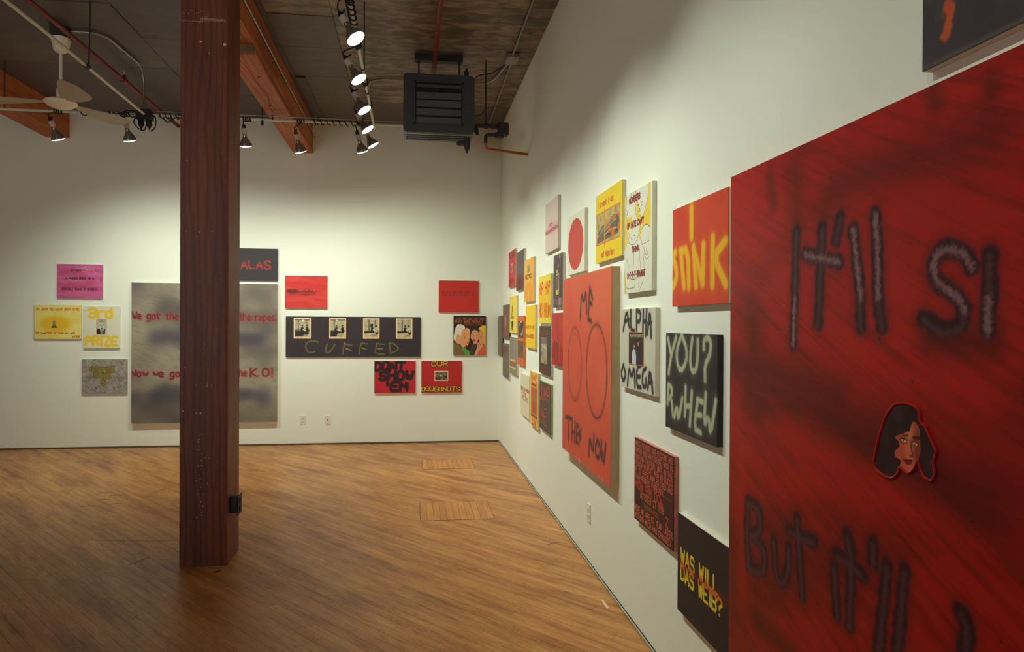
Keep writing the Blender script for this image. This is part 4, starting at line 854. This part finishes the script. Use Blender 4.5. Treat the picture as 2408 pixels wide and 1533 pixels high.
c = c20((188, 44, 44)); c.text("OUR", 255, 25, .058, (222, 170, 50), fit=.205, r=.0062, soft=.4, rough=.5, jit=.4, halo=((60, 44, 36), 2.2, .4)); c.text("DOUGHNUTS", 12, 820, .055, (222, 190, 56), fit=.475, r=.0055, soft=.4, rough=.5, jit=.6, halo=((60, 44, 36), 2.2, .4))
o = painting('our', 'B', .118, 1.044, .512, .406, .022, c, 'dark red canvas with a small brown print between two yellow words', group=GB)
p = Cv(.17, .12, 900, (222, 205, 165)); p.rect(50, 70, 950, 930, (160, 146, 112)); p.mottle((60, 50, 42), .01, 1.0, 80, lo=.35, hi=.6); p.rect(50, 70, 950, 220, (120, 108, 84)); p.blob(450, 450, 60, 130, (200, 190, 160), .3); p.rect(50, 600, 500, 900, (74, 62, 52), .7); p.blob(800, 620, 120, 130, (60, 50, 44), .3)
for q in ((0, 0, 1000, 75), (0, 925, 1000, 1000), (0, 0, 52, 1000), (948, 0, 1000, 1000)): p.rect(*q, (228, 208, 166))
glued(o, .512, .406, .022, 325, 320, 665, 630, p, 'sepia print of a crowded room')

# ---- right wall, from the far corner towards the viewer ----------------------
GR = 'small canvases on the right wall'
def P(key, start, zt, w, h, c, label, edge=RAW, tacks=None, t=.022, rough=.55): return painting(key, 'R', start, zt, w, h, t, c, label, edge, rough, GR, tacks)
def RC(base, w=.508, h=.404, ppm=450): return Cv(w, h, ppm, base)
c = RC((112, 106, 96), .406, .504); c.mottle((128, 124, 100), .12, .6, 100, (1, 3)); c.blob(470, 490, 70, 70, (200, 100, 76), .3); c.blob(470, 500, 25, 30, (235, 170, 140), .3)
P('far_grey', 8.604, 1.617, .406, .504, c, 'narrow dark grey canvas nearest the corner, with a small red flame', DKEDGE)
c = RC((112, 102, 98)); c.ring(460, 480, 170, 220, .018, (190, 88, 52), .5, .9); c.blob(460, 480, 90, 150, (214, 150, 110), .4); c.text("NOT A", 240, 130, .05, (160, 72, 60), fit=.27, r=.008, soft=.6, jit=.5); c.text("FIRE", 150, 780, .06, (170, 86, 52), fit=.33, r=.009, soft=.6, jit=.5)
P('grey_oval', 8.153, 1.742, .512, .400, c, 'dark grey canvas with an orange oval, second from the corner', DKEDGE, BLACKM)
c = RC((110, 104, 94)); c.mottle((130, 128, 100), .08, .6, 104, (1, 3)); c.text("SMOKE", 100, 120, .07, (150, 72, 66), fit=.36, r=.012, soft=.8, jit=.5, op=.7)
P('grey_low', 8.150, 1.286, .508, .402, c, 'dark grey canvas with faint red letters, directly below the one with the orange oval', RAW, BLACKM)
c = RC((200, 62, 62)); c.mottle((210, 78, 84), .15, .5, 106, lo=.4); c.text("WHO WHAT", 120, 90, .045, (120, 42, 48), fit=.40, r=.006, jit=.6, rough=.4); c.text("WHERE", 120, 770, .05, (130, 42, 50), fit=.36, r=.006, jit=.6, rough=.4)
o = P('red_tacks', 7.680, 2.332, .508, .404, c, 'small red canvas with red tacks down its side, highest near the corner', RAW, REDPIPE)
p = Cv(.12, .09, 900, (214, 208, 150)); p.rect(80, 100, 920, 900, (120, 124, 120)); p.blob(500, 600, 200, 250, (60, 64, 70), .4); glued(o, .508, .404, .022, 370, 360, 600, 600, p, 'tiny grey print')
c = RC((98, 88, 86)); c.mottle((112, 100, 92), .1, .6, 110); c.blob(480, 810, 380, 170, (112, 38, 40), .6, .95); c.blob(470, 250, 160, 60, (140, 70, 56), .6, .8); c.blob(560, 680, 200, 60, (150, 60, 44), .8, .5)
P('dark_red_patch', 7.111, 2.270, .508, .404, c, 'brown-grey canvas with a dark red glow at its foot, beside the red one with tacks')
c = RC((236, 178, 70)); c.mottle((238, 190, 84), .1, .5, 112); c.blob(500, 800, 420, 260, (236, 150, 44), .4, .9); c.mottle((225, 130, 40), .03, .4, 113, (1, 3), lo=.5); c.text("RETRO", 120, 370, .035, (110, 70, 50), fit=.34, r=.006, rough=.4); c.blob(460, 860, 60, 170, (226, 200, 110), .5, .8)
o = P('orange', 6.579, 2.137, .506, .408, c, 'orange and yellow canvas with a small grey print, right of the brown-grey one')
p = Cv(.12, .07, 900, (150, 142, 120)); p.blob(400, 500, 250, 300, (190, 184, 160), .3); p.blob(700, 600, 150, 250, (90, 86, 80), .4); glued(o, .508, .404, .022, 330, 130, 590, 310, p, 'small grey print near the top')
c = RC((240, 214, 80)); c.mottle((234, 204, 90), .1, .5, 116); c.text("AN", 340, 240, .035, (120, 76, 44), r=.005); c.text("ART", 330, 340, .035, (120, 76, 44), r=.005); c.text("ALLY", 240, 450, .035, (120, 76, 44), r=.005); c.blob(430, 580, 230, 40, (190, 120, 44), .6, .9)
o = P('yellow_square', 7.578, 1.822, .500, .404, c, 'bright yellow canvas with a small black square print, left of the orange-framed one')
p = Cv(.12, .095, 800, (50, 42, 36)); p.rect(0, 560, 1000, 1000, (120, 106, 70)); glued(o, .508, .404, .022, 300, 680, 560, 920, p, 'small dark print')
c = RC((140, 136, 122)); c.mottle((160, 152, 136), .06, .5, 118); c.rect(30, 640, 860, 790, (150, 100, 92), .8); c.rect(50, 600, 830, 650, (226, 196, 60)); c.rect(20, 800, 860, 850, (226, 196, 60))
P('grey_bars', 7.563, 1.371, .508, .406, c, 'pale grey canvas crossed by two yellow bars, below the yellow one with the square')
c = RC((216, 104, 62), .402, .505); c.mottle((222, 120, 78), .1, .5, 120)
o = P('orange_prints', 6.994, 1.601, .402, .505, c, 'upright orange canvas with two stacked dark prints', ORANGEEDGE)
p = Cv(.35, .15, 600, (66, 56, 48)); p.strokes([[(60, 900), (160, 300), (400, 60), (760, 40)], [(560, 900), (640, 700), (720, 860)]], .006, (220, 210, 190), .3); p.blob(820, 640, 100, 200, (190, 176, 140), .3); glued(o, .402, .505, .022, 100, 110, 920, 440, p, 'dark print with a white curved line')
p = Cv(.35, .16, 600, (100, 80, 62)); p.mottle((150, 110, 70), .02, .9, 121, (1, 2)); p.mottle((60, 76, 60), .03, .7, 123, (1, 2)); p.rect(0, 0, 1000, 70, (226, 150, 60)); glued(o, .402, .505, .022, 60, 480, 900, 850, p, 'murky green and brown print')
c = RC((244, 200, 46)); c.mottle((240, 208, 70), .1, .5, 125); c.text("WHAT DO THEY", 40, 480, .028, (204, 112, 40), fit=.46, r=.0045, rough=.4); c.text("DO WITH IT ALL", 60, 510, .02, (190, 90, 40), fit=.40, r=.003, op=.4); c.text("ENDANGERED", 60, 690, .028, (190, 70, 44), fit=.42, r=.0048, rough=.4); c.blob(450, 500, 420, 30, (214, 130, 40), .7, .4)
c.rect(0, 0, 1000, 60, (250, 196, 60), .4)
P('yellow_lines', 6.485, 1.693, .508, .402, c, 'deep yellow canvas with two rows of small red capitals, right of the orange one')
c = RC((244, 196, 44)); c.blob(500, 60, 700, 120, (240, 216, 76), .5, .9); c.blob(500, 960, 700, 110, (238, 220, 84), .5, .9); c.text("HIP HIP", 20, 150, .095, (214, 84, 40), fit=.47, r=.0095, rough=.6, jit=.3, soft=.4); c.text("HO HUM", 20, 600, .105, (214, 84, 40), fit=.48, r=.0095, rough=.6, jit=.3, soft=.4)
P('hip_hip', 5.815, 1.926, .510, .404, c, 'yellow canvas with large dripping red letters, left of the dark bottle canvas')
c = RC((88, 72, 72), .314, .404, 700); c.mottle((60, 50, 56), .03, .6, 130, (1, 5))
for k in range(26): x = R2.randint(20, 980); c.strokes([[(x, R2.randint(-20, 30)), (x, R2.randint(60, 170))]], .004, [(190, 120, 110), (200, 190, 190), (110, 120, 150), (60, 50, 60)][k % 4], .6, .7)
for k in range(22): x = R2.randint(20, 980); c.strokes([[(x, R2.randint(830, 880)), (x, R2.randint(900, 1000))]], .006, [(190, 120, 120), (225, 200, 200), (90, 50, 54)][k % 3], .6, .7)
c.rect(330, 290, 500, 350, (190, 190, 60)); c.rect(280, 690, 610, 760, (214, 190, 50)); c.strokes([[(300, 390), (620, 370), (620, 680), (300, 690), (300, 390)]], .0045, (220, 200, 180), .3, smooth=False); c.strokes([[(430, 420), (440, 660)]], .007, (200, 130, 90), .6, .8); c.strokes([[(540, 420), (530, 660)]], .006, (120, 80, 80), .6, .8); c.strokes([[(590, 190), (570, 250)]], .006, (220, 150, 60), .5)
P('bottle', 5.194, 2.050, .314, .404, c, 'narrow dark plum canvas with streaked ends and a thin white upright rectangle')
c = RC((196, 62, 56), .446, .404); c.mottle((206, 84, 80), .12, .5, 133); c.strokes([[(480, 0), (500, 350)], [(520, 380), (540, 700)]], .009, (96, 50, 50), .7, .8); c.text("VIOLIN", 10, 590, .15, (84, 44, 46), fit=.43, r=.010, soft=.8, jit=.6, op=.85); c.rect(0, 700, 1000, 1000, (190, 34, 36), .4)
P('violin', 5.243, 1.604, .508 - .062, .404, c, 'red canvas with black sprayed letters, partly hidden behind the orange-red canvas')
c = RC((86, 74, 68), .484, .402); c.mottle((74, 52, 50), .1, .6, 135); c.text("HEY YOU", 180, 90, .05, (140, 58, 56), fit=.28, r=.007, jit=.7, soft=.7); c.text("TALK TO ME", 160, 850, .04, (130, 44, 44), fit=.30, r=.006, jit=.7, soft=.7)
o = P('dark_print', 5.776, 1.500, .484, .402, c, 'dark brown canvas with a tall orange-framed print of a crowd', RAW, BLACKM)
p = Cv(.24, .20, 800, (190, 180, 150)); p.rect(0, 0, 1000, 230, (130, 118, 110)); p.poly([(0, 220), (1000, 380), (1000, 450), (0, 300)], (225, 215, 185)); p.mottle((90, 82, 72), .008, .8, 138, (1, 4), lo=.45); glued(o, .484, .402, .022, 180, 245, 700, 770, p, 'grey print of a crowd', mat('orange_frame_line', (226, 160, 60), .5))
c = RC((224, 218, 188)); c.mottle((226, 216, 160), .1, .5, 140); c.text("THERE IS NO PARKING", 20, 330, .030, (180, 96, 84), fit=.49, r=.005, rough=.3); c.text("TO BE", 260, 445, .03, (170, 110, 96), fit=.20, r=.005); c.text("FOUND", 200, 540, .034, (190, 110, 100), fit=.32, r=.006, rough=.3)
P('cream', 6.775, 1.023, .504, .412, c, 'cream canvas with three lines of small pink-brown capitals, lowest on the left')
c = RC((240, 206, 84), .406, .500); c.rect(110, 190, 930, 850, (226, 136, 60)); c.mottle((222, 120, 50), .05, .3, 144, (1, 3)); c.text("BAND", 170, 50, .062, (216, 110, 60), fit=.28, r=.009, jit=.3, rough=.4); c.rect(240, 215, 750, 250, (110, 80, 64)); c.rect(160, 290, 840, 760, (196, 96, 60)); c.blob(520, 480, 160, 120, (170, 130, 60), .5, .8); c.strokes([[(400, 560), (400, 740)], [(600, 560), (600, 740)]], .014, (140, 96, 76), .5, .8); c.rect(110, 780, 930, 815, (130, 84, 66)); c.text("CURE", 230, 880, .05, (206, 96, 56), fit=.24, r=.008, jit=.3, rough=.4)
P('cure', 6.226, 1.083, .404, .498, c, 'upright yellow canvas with an orange picture between two short words')
c = RC((96, 84, 80), .460, .404, 520); c.mottle((80, 72, 74), .1, .5, 146); c.text("JUMP", 10, 70, .13, (196, 90, 60), fit=.42, r=.009, jit=.3, rough=.5, halo=((62, 54, 58), 1.9, .4)); c.text("ME", 200, 540, .14, (190, 84, 62), fit=.21, r=.010, jit=.3, rough=.5, halo=((62, 54, 58), 1.9, .4))
P('jump_me', 5.756, 1.030, .460, .404, c, 'dark brown canvas with red outlined letters and a green side, lowest near the corner', GREENEDGE)
c = RC((216, 196, 186), .488, .408, 600); c.mottle((220, 206, 190), .15, .5, 150); c.blob(500, 560, 600, 90, (205, 150, 180), .6, .5); c.strokes([[(360, 470), (560, 470)]], .013, (186, 92, 100), .3, .9); c.text("WAN", 370, 445, .022, (214, 150, 150), fit=.085, r=.0022); c.strokes([[(10, 590), (960, 590)]], .014, (184, 80, 94), .3, .9); c.text("INTERNATIONALISM", 15, 565, .022, (214, 140, 144), fit=.45, r=.0022)
P('pinkish', 5.526, 2.507, .486, .408, c, 'pale pinkish canvas with one thin crimson line of text, highest of the group')
c = RC((228, 226, 208), .482, .408, 600); c.blob(500, 510, 440, 425, (206, 78, 66), .012); c.mottle((206, 78, 66), .08, .0, 151)
P('disc', 4.722, 2.272, .482, .410, c, 'white canvas with a large red disc')
c = RC((236, 204, 46), .508, .403, 900); c.mottle((226, 192, 50), .12, .5, 153)
c.text("I dreamt I was", 106, 120, .032, (196, 88, 44), fit=.30, r=.0034, jit=.25); c.text("not Napoleon", 235, 850, .036, (196, 80, 44), fit=.25, r=.0036, jit=.25)
for x0, x1 in ((0, 350), (388, 945)): c.poly([(x0, 290), (x1, 292), (x1, 738), (x0, 738)], (196, 172, 110))
q = c.a.copy(); c.mottle((120, 112, 84), .03, .45, 155, lo=.5); vv = np.arange(c.H) / c.H; c.a[(vv < .29) | (vv > .738)] = q[(vv < .29) | (vv > .738)]; c.a[:, int(.945 * c.W):] = q[:, int(.945 * c.W):]; c.a[:, int(.35 * c.W):int(.388 * c.W)] = q[:, int(.35 * c.W):int(.388 * c.W)]; c.poly([(60, 640), (110, 560), (260, 480), (350, 470), (350, 700), (60, 720)], (116, 106, 84)); c.poly([(388, 700), (388, 500), (560, 440), (720, 400), (900, 420), (930, 560), (880, 680)], (110, 100, 82)); c.strokes([[(400, 520), (560, 460), (800, 430)], [(400, 560), (600, 500), (820, 470)], [(400, 620), (620, 580), (850, 600)], [(90, 620), (350, 520)]], .004, (190, 172, 120), .4); c.strokes([[(400, 640), (640, 640), (860, 640)], [(820, 440), (830, 640)], [(640, 450), (660, 600)], [(120, 460), (140, 600)]], .003, (60, 54, 48), .5)
for u, v, a, b in ((620, 430, 30, 25), (720, 440, 28, 30), (880, 430, 30, 35), (540, 560, 40, 70), (680, 640, 60, 55), (900, 590, 34, 55)): c.blob(u, v, a, b, (224, 104, 44), .15)
c.blob(140, 650, 22, 60, (200, 70, 60), .4); c.ring(200, 370, 60, 35, .001, (80, 74, 60)); c.ring(810, 350, 60, 40, .001, (80, 74, 60)); c.text("OH", 170, 355, .012, (80, 74, 60), r=.001); c.text("AH", 780, 335, .012, (80, 74, 60), r=.001)
c.strokes([[(0, 288), (350, 288)], [(0, 738), (350, 738)], [(388, 288), (945, 288)], [(388, 738), (945, 738)], [(368, 240), (368, 800)], [(945, 288), (945, 738)]], .003, (222, 116, 44), .3, smooth=False); c.strokes([[(368, 260), (368, 780)]], .007, (222, 116, 44), .3)
P('napoleon', 3.968, 2.287, .508, .404, c, 'yellow canvas with two tan comic panels outlined in orange')
c = RC((224, 222, 204), .406, .508, 1000)
YEL = (236, 200, 66)
c.poly(MONGY[0], YEL); c.poly(MONGY[1], YEL); c.poly(MONGY[2], YEL); c.blob(300, 330, 90, 60, (232, 208, 110), .3, .6)
c.strokes(MONG, .0017, (84, 78, 74), .5, .85)
for tx, u, v, h, f in (("MONGERS", 185, 50, .026, .165), ("OF HATE CAN'T", 120, 298, .026, .245), ("THINK", 303, 548, .024, .105), ("S-T-T-T-TRAIGHT", 128, 796, .026, .265)): c.text(tx, u, v, h, (140, 50, 50), fit=f, r=.0036, jit=.2, halo=((96, 60, 70), 1.35, .3))
P('mongers', 3.413, 2.185, .406, .508, c, 'upright canvas of outlined figures on yellow and white, with dark red words')
c = Cv(.508, .410, 1000, (216, 72, 46)); c.mottle((206, 60, 42), .1, .5, 160); c.strokes(STINK, .032, (228, 110, 40), 1.0, .6); c.strokes(STINK, .0185, (240, 184, 40), .55, 1.0); c.mottle((200, 130, 40), .004, .25, 162, lo=.62)
P('stink', 2.757, 2.005, .508, .410, c, 'orange-red canvas with blurred yellow sprayed letters, left of the huge red one')
c = RC((204, 202, 184), .512, .407, 1000); c.mottle((214, 212, 190), .1, .5, 165); c.strokes(ALPHA, .016, (130, 126, 118), 1.0, .45); c.strokes(ALPHA, .0105, (56, 50, 50), .45)
o = P('alpha', 3.468, 1.598, .512, .407, c, 'pale grey canvas with black sprayed words above and below a square print')
p = Cv(.21, .157, 1300, (40, 32, 34)); p.poly([(200, 1000), (220, 640), (330, 500), (460, 560), (520, 760), (500, 1000)], (200, 204, 210)); p.blob(370, 400, 60, 90, (190, 140, 110), .2); p.blob(370, 330, 75, 70, (60, 44, 36), .3); p.poly([(520, 1000), (560, 560), (650, 460), (790, 560), (840, 1000)], (34, 34, 54)); p.blob(660, 320, 60, 95, (180, 126, 96), .2); p.blob(660, 240, 75, 60, (40, 30, 28), .3)
p.text("THE START AND THE END OF IT", 60, 60, .012, (226, 216, 170), fit=.185, r=.0012, jit=.6); p.strokes([[(170, 170), (230, 130)]], .003, (220, 150, 60))
glued(o, .512, .407, .022, 275, 293, 697, 680, p, 'square print of two people in front of black', RIMORANGE)
c = RC((52, 46, 50), .5, .408, 1000); c.strokes(YOU, .024, (110, 114, 100), 1.0, .5); c.strokes(YOU, .0118, (184, 190, 154), .5, .95); c.mottle((52, 46, 50), .02, .12, 170, (1, 4), lo=.5)
P('you', 2.826, 1.483, .5, .408, c, 'black canvas with pale grey-green sprayed words, below the orange-red sprayed one', DKEDGE)
c = RC((62, 38, 34), .504, .402, 1300); c.blob(400, 250, 700, 300, (120, 46, 38), .8, .35)
rows = ["WHILE PICASSO WAS FUCKING HIS", "WOMEN AND MATISSISE WAS IN", "VENTING FAUVISM, OUT IN THE", "FRENCH FOREST MEN IN BLOOD", "UP TO THEIR ANKLES DIED AND", "DISAPPERRED FOREVER........."]
for i, tx in enumerate(rows): c.text(tx, 12, 28 + i * 80, .0235, (190, 88, 74), fit=.488, r=.0026, smooth=False, soft=.3)
c.text("MOW EM DO", 25, 510, .037, (200, 52, 40), fit=.34, r=.0042, smooth=False); c.text("WN", 700, 545, .034, (200, 50, 40), wd=.6, r=.0042, jit=1.2, rise=1.2, smooth=False); c.text("Z", 835, 700, .036, (214, 56, 44), r=.0042, smooth=False)
c.text("OCTOBER 27 1918", 180, 620, .028, (186, 92, 62), fit=.30, r=.0028, smooth=False); c.text("REMEMBRANCES", 280, 730, .018, (140, 70, 40), fit=.19, r=.0022, smooth=False)
c.text("HERE WE ARE 87 YEAR LATER", 15, 815, .026, (196, 96, 80), fit=.485, r=.0028, smooth=False); c.text("NOTHING MUCH HAS CHANGED.", 20, 905, .026, (196, 96, 80), fit=.475, r=.0028, smooth=False)
P('long_text', 3.236, .960, .504, .402, c, 'dark canvas packed with rows of pinkish-red capitals and a pink-washed side', REDEDGE)
c = RC((46, 40, 42), .508, .402, 1300); c.strokes([[(-40, 525), (300, 500), (1000, 470)]], .014, (120, 36, 34), 1.2, .7)
FR_ = noise2(c.H, c.W, 40, 3)
for tx, v, f in (("WAS WILL", 345, .335), ("DAS WEIB?", 508, .368)): c.text(tx, 70, v, .058, (232, 200, 40), fit=f, wd=.8, r=.0062, smooth=False, soft=.12)
yy = np.linspace(0, 1000, c.H)[:, None] * np.ones((1, c.W)); m_ = np.clip(1 - np.abs(yy - 500) / 75, 0, 1) * (c.a[..., 0] > .5) * .85
c.blend(m_.astype(np.float32), (205, 84, 34))
P('was_will', 2.684, .740, .508, .402, c, 'black canvas with two neat rows of yellow and orange block capitals, lowest of all')
# large orange-red canvas
c = Cv(1.18, 1.205, 800, (216, 88, 66)); c.mottle((222, 112, 76), .4, .7, 180, (1, 1.4)); c.mottle((206, 76, 62), .3, .4, 184); c.mottle((228, 120, 90), .01, .2, 187, (1, 4), lo=.6)
c.strokes(ME[:13] if len(ME) > 30 else ME, .024, (150, 70, 56), 1.0, .35); c.strokes(ME, .0130, (70, 44, 42), .8, .85)
c.ring(300, 482, 155, 205, .006, (130, 62, 52), 1.5, .6); c.ring(302, 478, 150, 190, .0025, (96, 56, 50), .8, .7); c.ring(300, 500, 168, 182, .0025, (110, 56, 50), .8, .6)
c.ring(748, 492, 188, 228, .014, (120, 58, 50), 1.5, .45); c.ring(748, 492, 188, 228, .0045, (84, 50, 46), 1.2, .75); c.strokes([[(935, 500), (932, 540)]], .007, (70, 44, 42), .6, .8); c.strokes([[(130, 520), (150, 440), (170, 400)]], .005, (100, 50, 46), .8, .6)
for k in range(40): u = R2.randint(0, 1000); c.strokes([[(u, 1000), (u + R2.randint(-4, 5), 1000 - R2.randint(4, 26))]], .002, (232, 190, 160), .5, .8)
for k in range(20): u = R2.randint(0, 1000); c.strokes([[(u, 0), (u, R2.randint(2, 9))]], .003, (232, 200, 170), .5, .6)
painting('me', 'R', 4.733, 1.836, 1.18, 1.205, .049, c, 'large thick orange-red canvas with two drawn circles and black words', mat('raw_linen', (178, 156, 118), .85, noise=.08, bump=.2, bscale=600))
# huge red canvas in front
c = Cv(1.829, 1.829, 700, (172, 26, 24)); c.mottle((198, 36, 28), .45, .7, 190, lo=.35); c.mottle((104, 26, 26), .35, .75, 193, (2.6, 1), -.5, lo=.5, hi=.75); c.mottle((84, 24, 24), .02, .28, 197, (14, 1), .45, lo=.5); c.mottle((190, 38, 28), .015, .22, 199, (12, 1), .12, lo=.55)
c.strokes(BRD[:5], .055, (82, 20, 20), 1.4, .75); c.strokes(BRD[5:7], .03, (80, 22, 22), 1.2, .7); c.strokes(BRD[7:9], .04, (96, 26, 24), 1.4, .6); c.strokes(BRD[9:], .022, (92, 26, 26), 1.0, .6); c.strokes(BRL, .03, (196, 30, 22), 1.5, .6)
c.mottle((70, 20, 20), .008, .22, 201, (30, 1), .5, lo=.55); c.mottle((196, 40, 30), .007, .15, 205, (26, 1), .05, lo=.6)
c.strokes(BR, .025, (96, 26, 30), 1.0, .75); c.strokes(BR, .0185, (54, 26, 34), .35, .95, rough=.25); c.strokes([[(u, v + 4) for u, v in L] for L in BR], .0075, (112, 72, 82), 1.0, .5, rough=.5)
c.strokes([L for i, L in enumerate(BR) if i in (2, 5, 4, 6, 8, 13)], .0075, (190, 146, 144), 1.0, .5, rough=.8, seed=9)
for k in range(60): c.strokes([[(R2.randint(0, 1000), R2.randint(0, 1000))]], R2.uniform(.001, .005), (70, 18, 18), .5, .7)
big = painting('big_red', 'R', 2.172, 2.02, 1.829, 1.829, .05, c, 'huge dark red canvas with scrawled dark lettering, closest to the viewer', REDEDGE, rough=.38, bump=.3)
# cut-out face glued on it
us = [p[0] for p in FACE_O]; vs = [p[1] for p in FACE_O]; u0, u1, v0, v1 = min(us), max(us), min(vs), max(vs)
def nu(L): return [((a - u0) / (u1 - u0) * 1000, (b - v0) / (v1 - v0) * 1000) for a, b in L]
def rnd_poly(L): return [(a.x, a.y) for a in smooth_path([(x, y, 0) for x, y in L + L[:1]], 5)]
p = Cv((u1 - u0) * 1.829e-3, (v1 - v0) * 1.829e-3, 2600, (50, 26, 30)); p.mottle((72, 46, 58), .03, .6, 210, (1, 2)); FF = nu(FACE_F); p.poly(rnd_poly(FF), (196, 88, 64))
cx_ = sum(a for a, b in FF) / len(FF); cy_ = sum(b for a, b in FF) / len(FF)
ft = [nu(L) for L in FACE_T]; keep = p.a.copy(); inside = (np.abs(p.a - np.array((196, 88, 64), np.float32) / 255).sum(2) < .02)
nx, ny = ft[2][1]; p.blob(nx - 40, ny - 40, 70, 260, (228, 142, 102), .8, .75); p.blob(nx - 110, ny + 40, 110, 120, (214, 96, 70), .8, .5); p.blob(nx + 90, ny - 60, 50, 260, (120, 44, 38), .8, .7); p.blob(nx, ny + 290, 120, 70, (206, 110, 78), .8, .5)
for L in ft[:2]: p.blob(sum(q[0] for q in L) / len(L), sum(q[1] for q in L) / len(L) - 12, 75, 55, (150, 58, 46), .6, .7)
keep[inside] = p.a[inside]; p.a = keep
p.strokes([[(nx - 210, ny - 290), (nx - 90, ny - 330), (nx - 30, ny - 420), (nx + 30, ny - 470)], [(nx - 60, ny - 260), (nx - 40, ny - 340), (nx - 10, ny - 400)], [(nx - 250, ny - 250), (nx - 160, ny - 300)]], .006, (50, 26, 30), .4)
p.poly([(480, 330), (640, 200), (700, 290), (560, 420), (380, 470), (370, 430)], (50, 26, 30), .0)
p.poly(rnd_poly(ft[0]), (216, 210, 164)); p.poly(rnd_poly(ft[1]), (216, 210, 164)); p.strokes([ft[0][:3], ft[1][:3]], .0012, (70, 34, 30), .5)
for L in ft[:2]:
    ax_ = sum(a for a, b in L) / len(L); ay_ = sum(b for a, b in L) / len(L); p.blob(ax_, ay_ + 4, 15, 13, (120, 116, 90), .3); p.blob(ax_, ay_ + 4, 6, 5, (50, 40, 36), .3)
p.strokes([ft[2]], .0024, (110, 36, 34), .9, .8); p.poly(rnd_poly(ft[3]), (146, 36, 36)); p.strokes([[ft[3][0], ft[3][2], ft[3][3]]], .0013, (70, 20, 24), .6); p.strokes([ft[4]], .0022, (120, 46, 38), .7, .8); p.strokes([ft[5]], .003, (60, 28, 28), .5, .9); p.blob(ft[3][0][0] - 30, ft[3][0][1] - 60, 60, 60, (210, 70, 56), .8, .5)
bm = bmesh.new(); lu = bm.loops.layers.uv.new('uv'); q = smooth_path([(a, b, 0) for a, b in FACE_O + FACE_O[:1]], 4)[:-1]
xy = [(-1.829 / 2 + a.x * 1.829e-3, 1.829 / 2 - a.y * 1.829e-3, a.x, a.y) for a in q]
fr = [bm.verts.new((x, -.0518, z)) for x, z, a, b in xy]; bk = [bm.verts.new((x, -.0499, z)) for x, z, a, b in xy]
ff = bm.faces.new(fr)
for k in range(len(fr)): bm.faces.new((fr[k], fr[(k + 1) % len(fr)], bk[(k + 1) % len(fr)], bk[k]))
for f in bm.faces:
    for l in f.loops: l[lu].uv = (((l.vert.co.x + 1.829 / 2) / 1.829e-3 - u0) / (u1 - u0), 1 - ((1.829 / 2 - l.vert.co.z) / 1.829e-3 - v0) / (v1 - v0))
fo = obj('paper_cutout', bm, paintmat('cutout_print', p, .4, bump=0), big); fo['label'] = 'cut-out print of a dark-haired woman with pale eyes'
obj('paint_rim', T([(x, -.052, z) for x, z, a, b in xy] + [(xy[0][0], -.052, xy[0][1])], r=.0028, n=8), mat('glossy_red_bead', (180, 22, 14), .2, spec=.6), fo, True)
c = Cv(1.22, 1.22, 400, (66, 58, 64)); c.mottle((54, 48, 54), .2, .6, 220); c.mottle((96, 86, 90), .05, .3, 222, lo=.55); c.strokes(BLKS, .013, (206, 86, 44), .5, .95, rough=.5); c.blob(400, 995, 700, 5, (110, 100, 95), .8, .6)
painting('high_black', 'R', 1.342, 3.290, 1.22, 1.22, .024, c, 'black canvas with an orange painted drip, hung high above the huge red one')
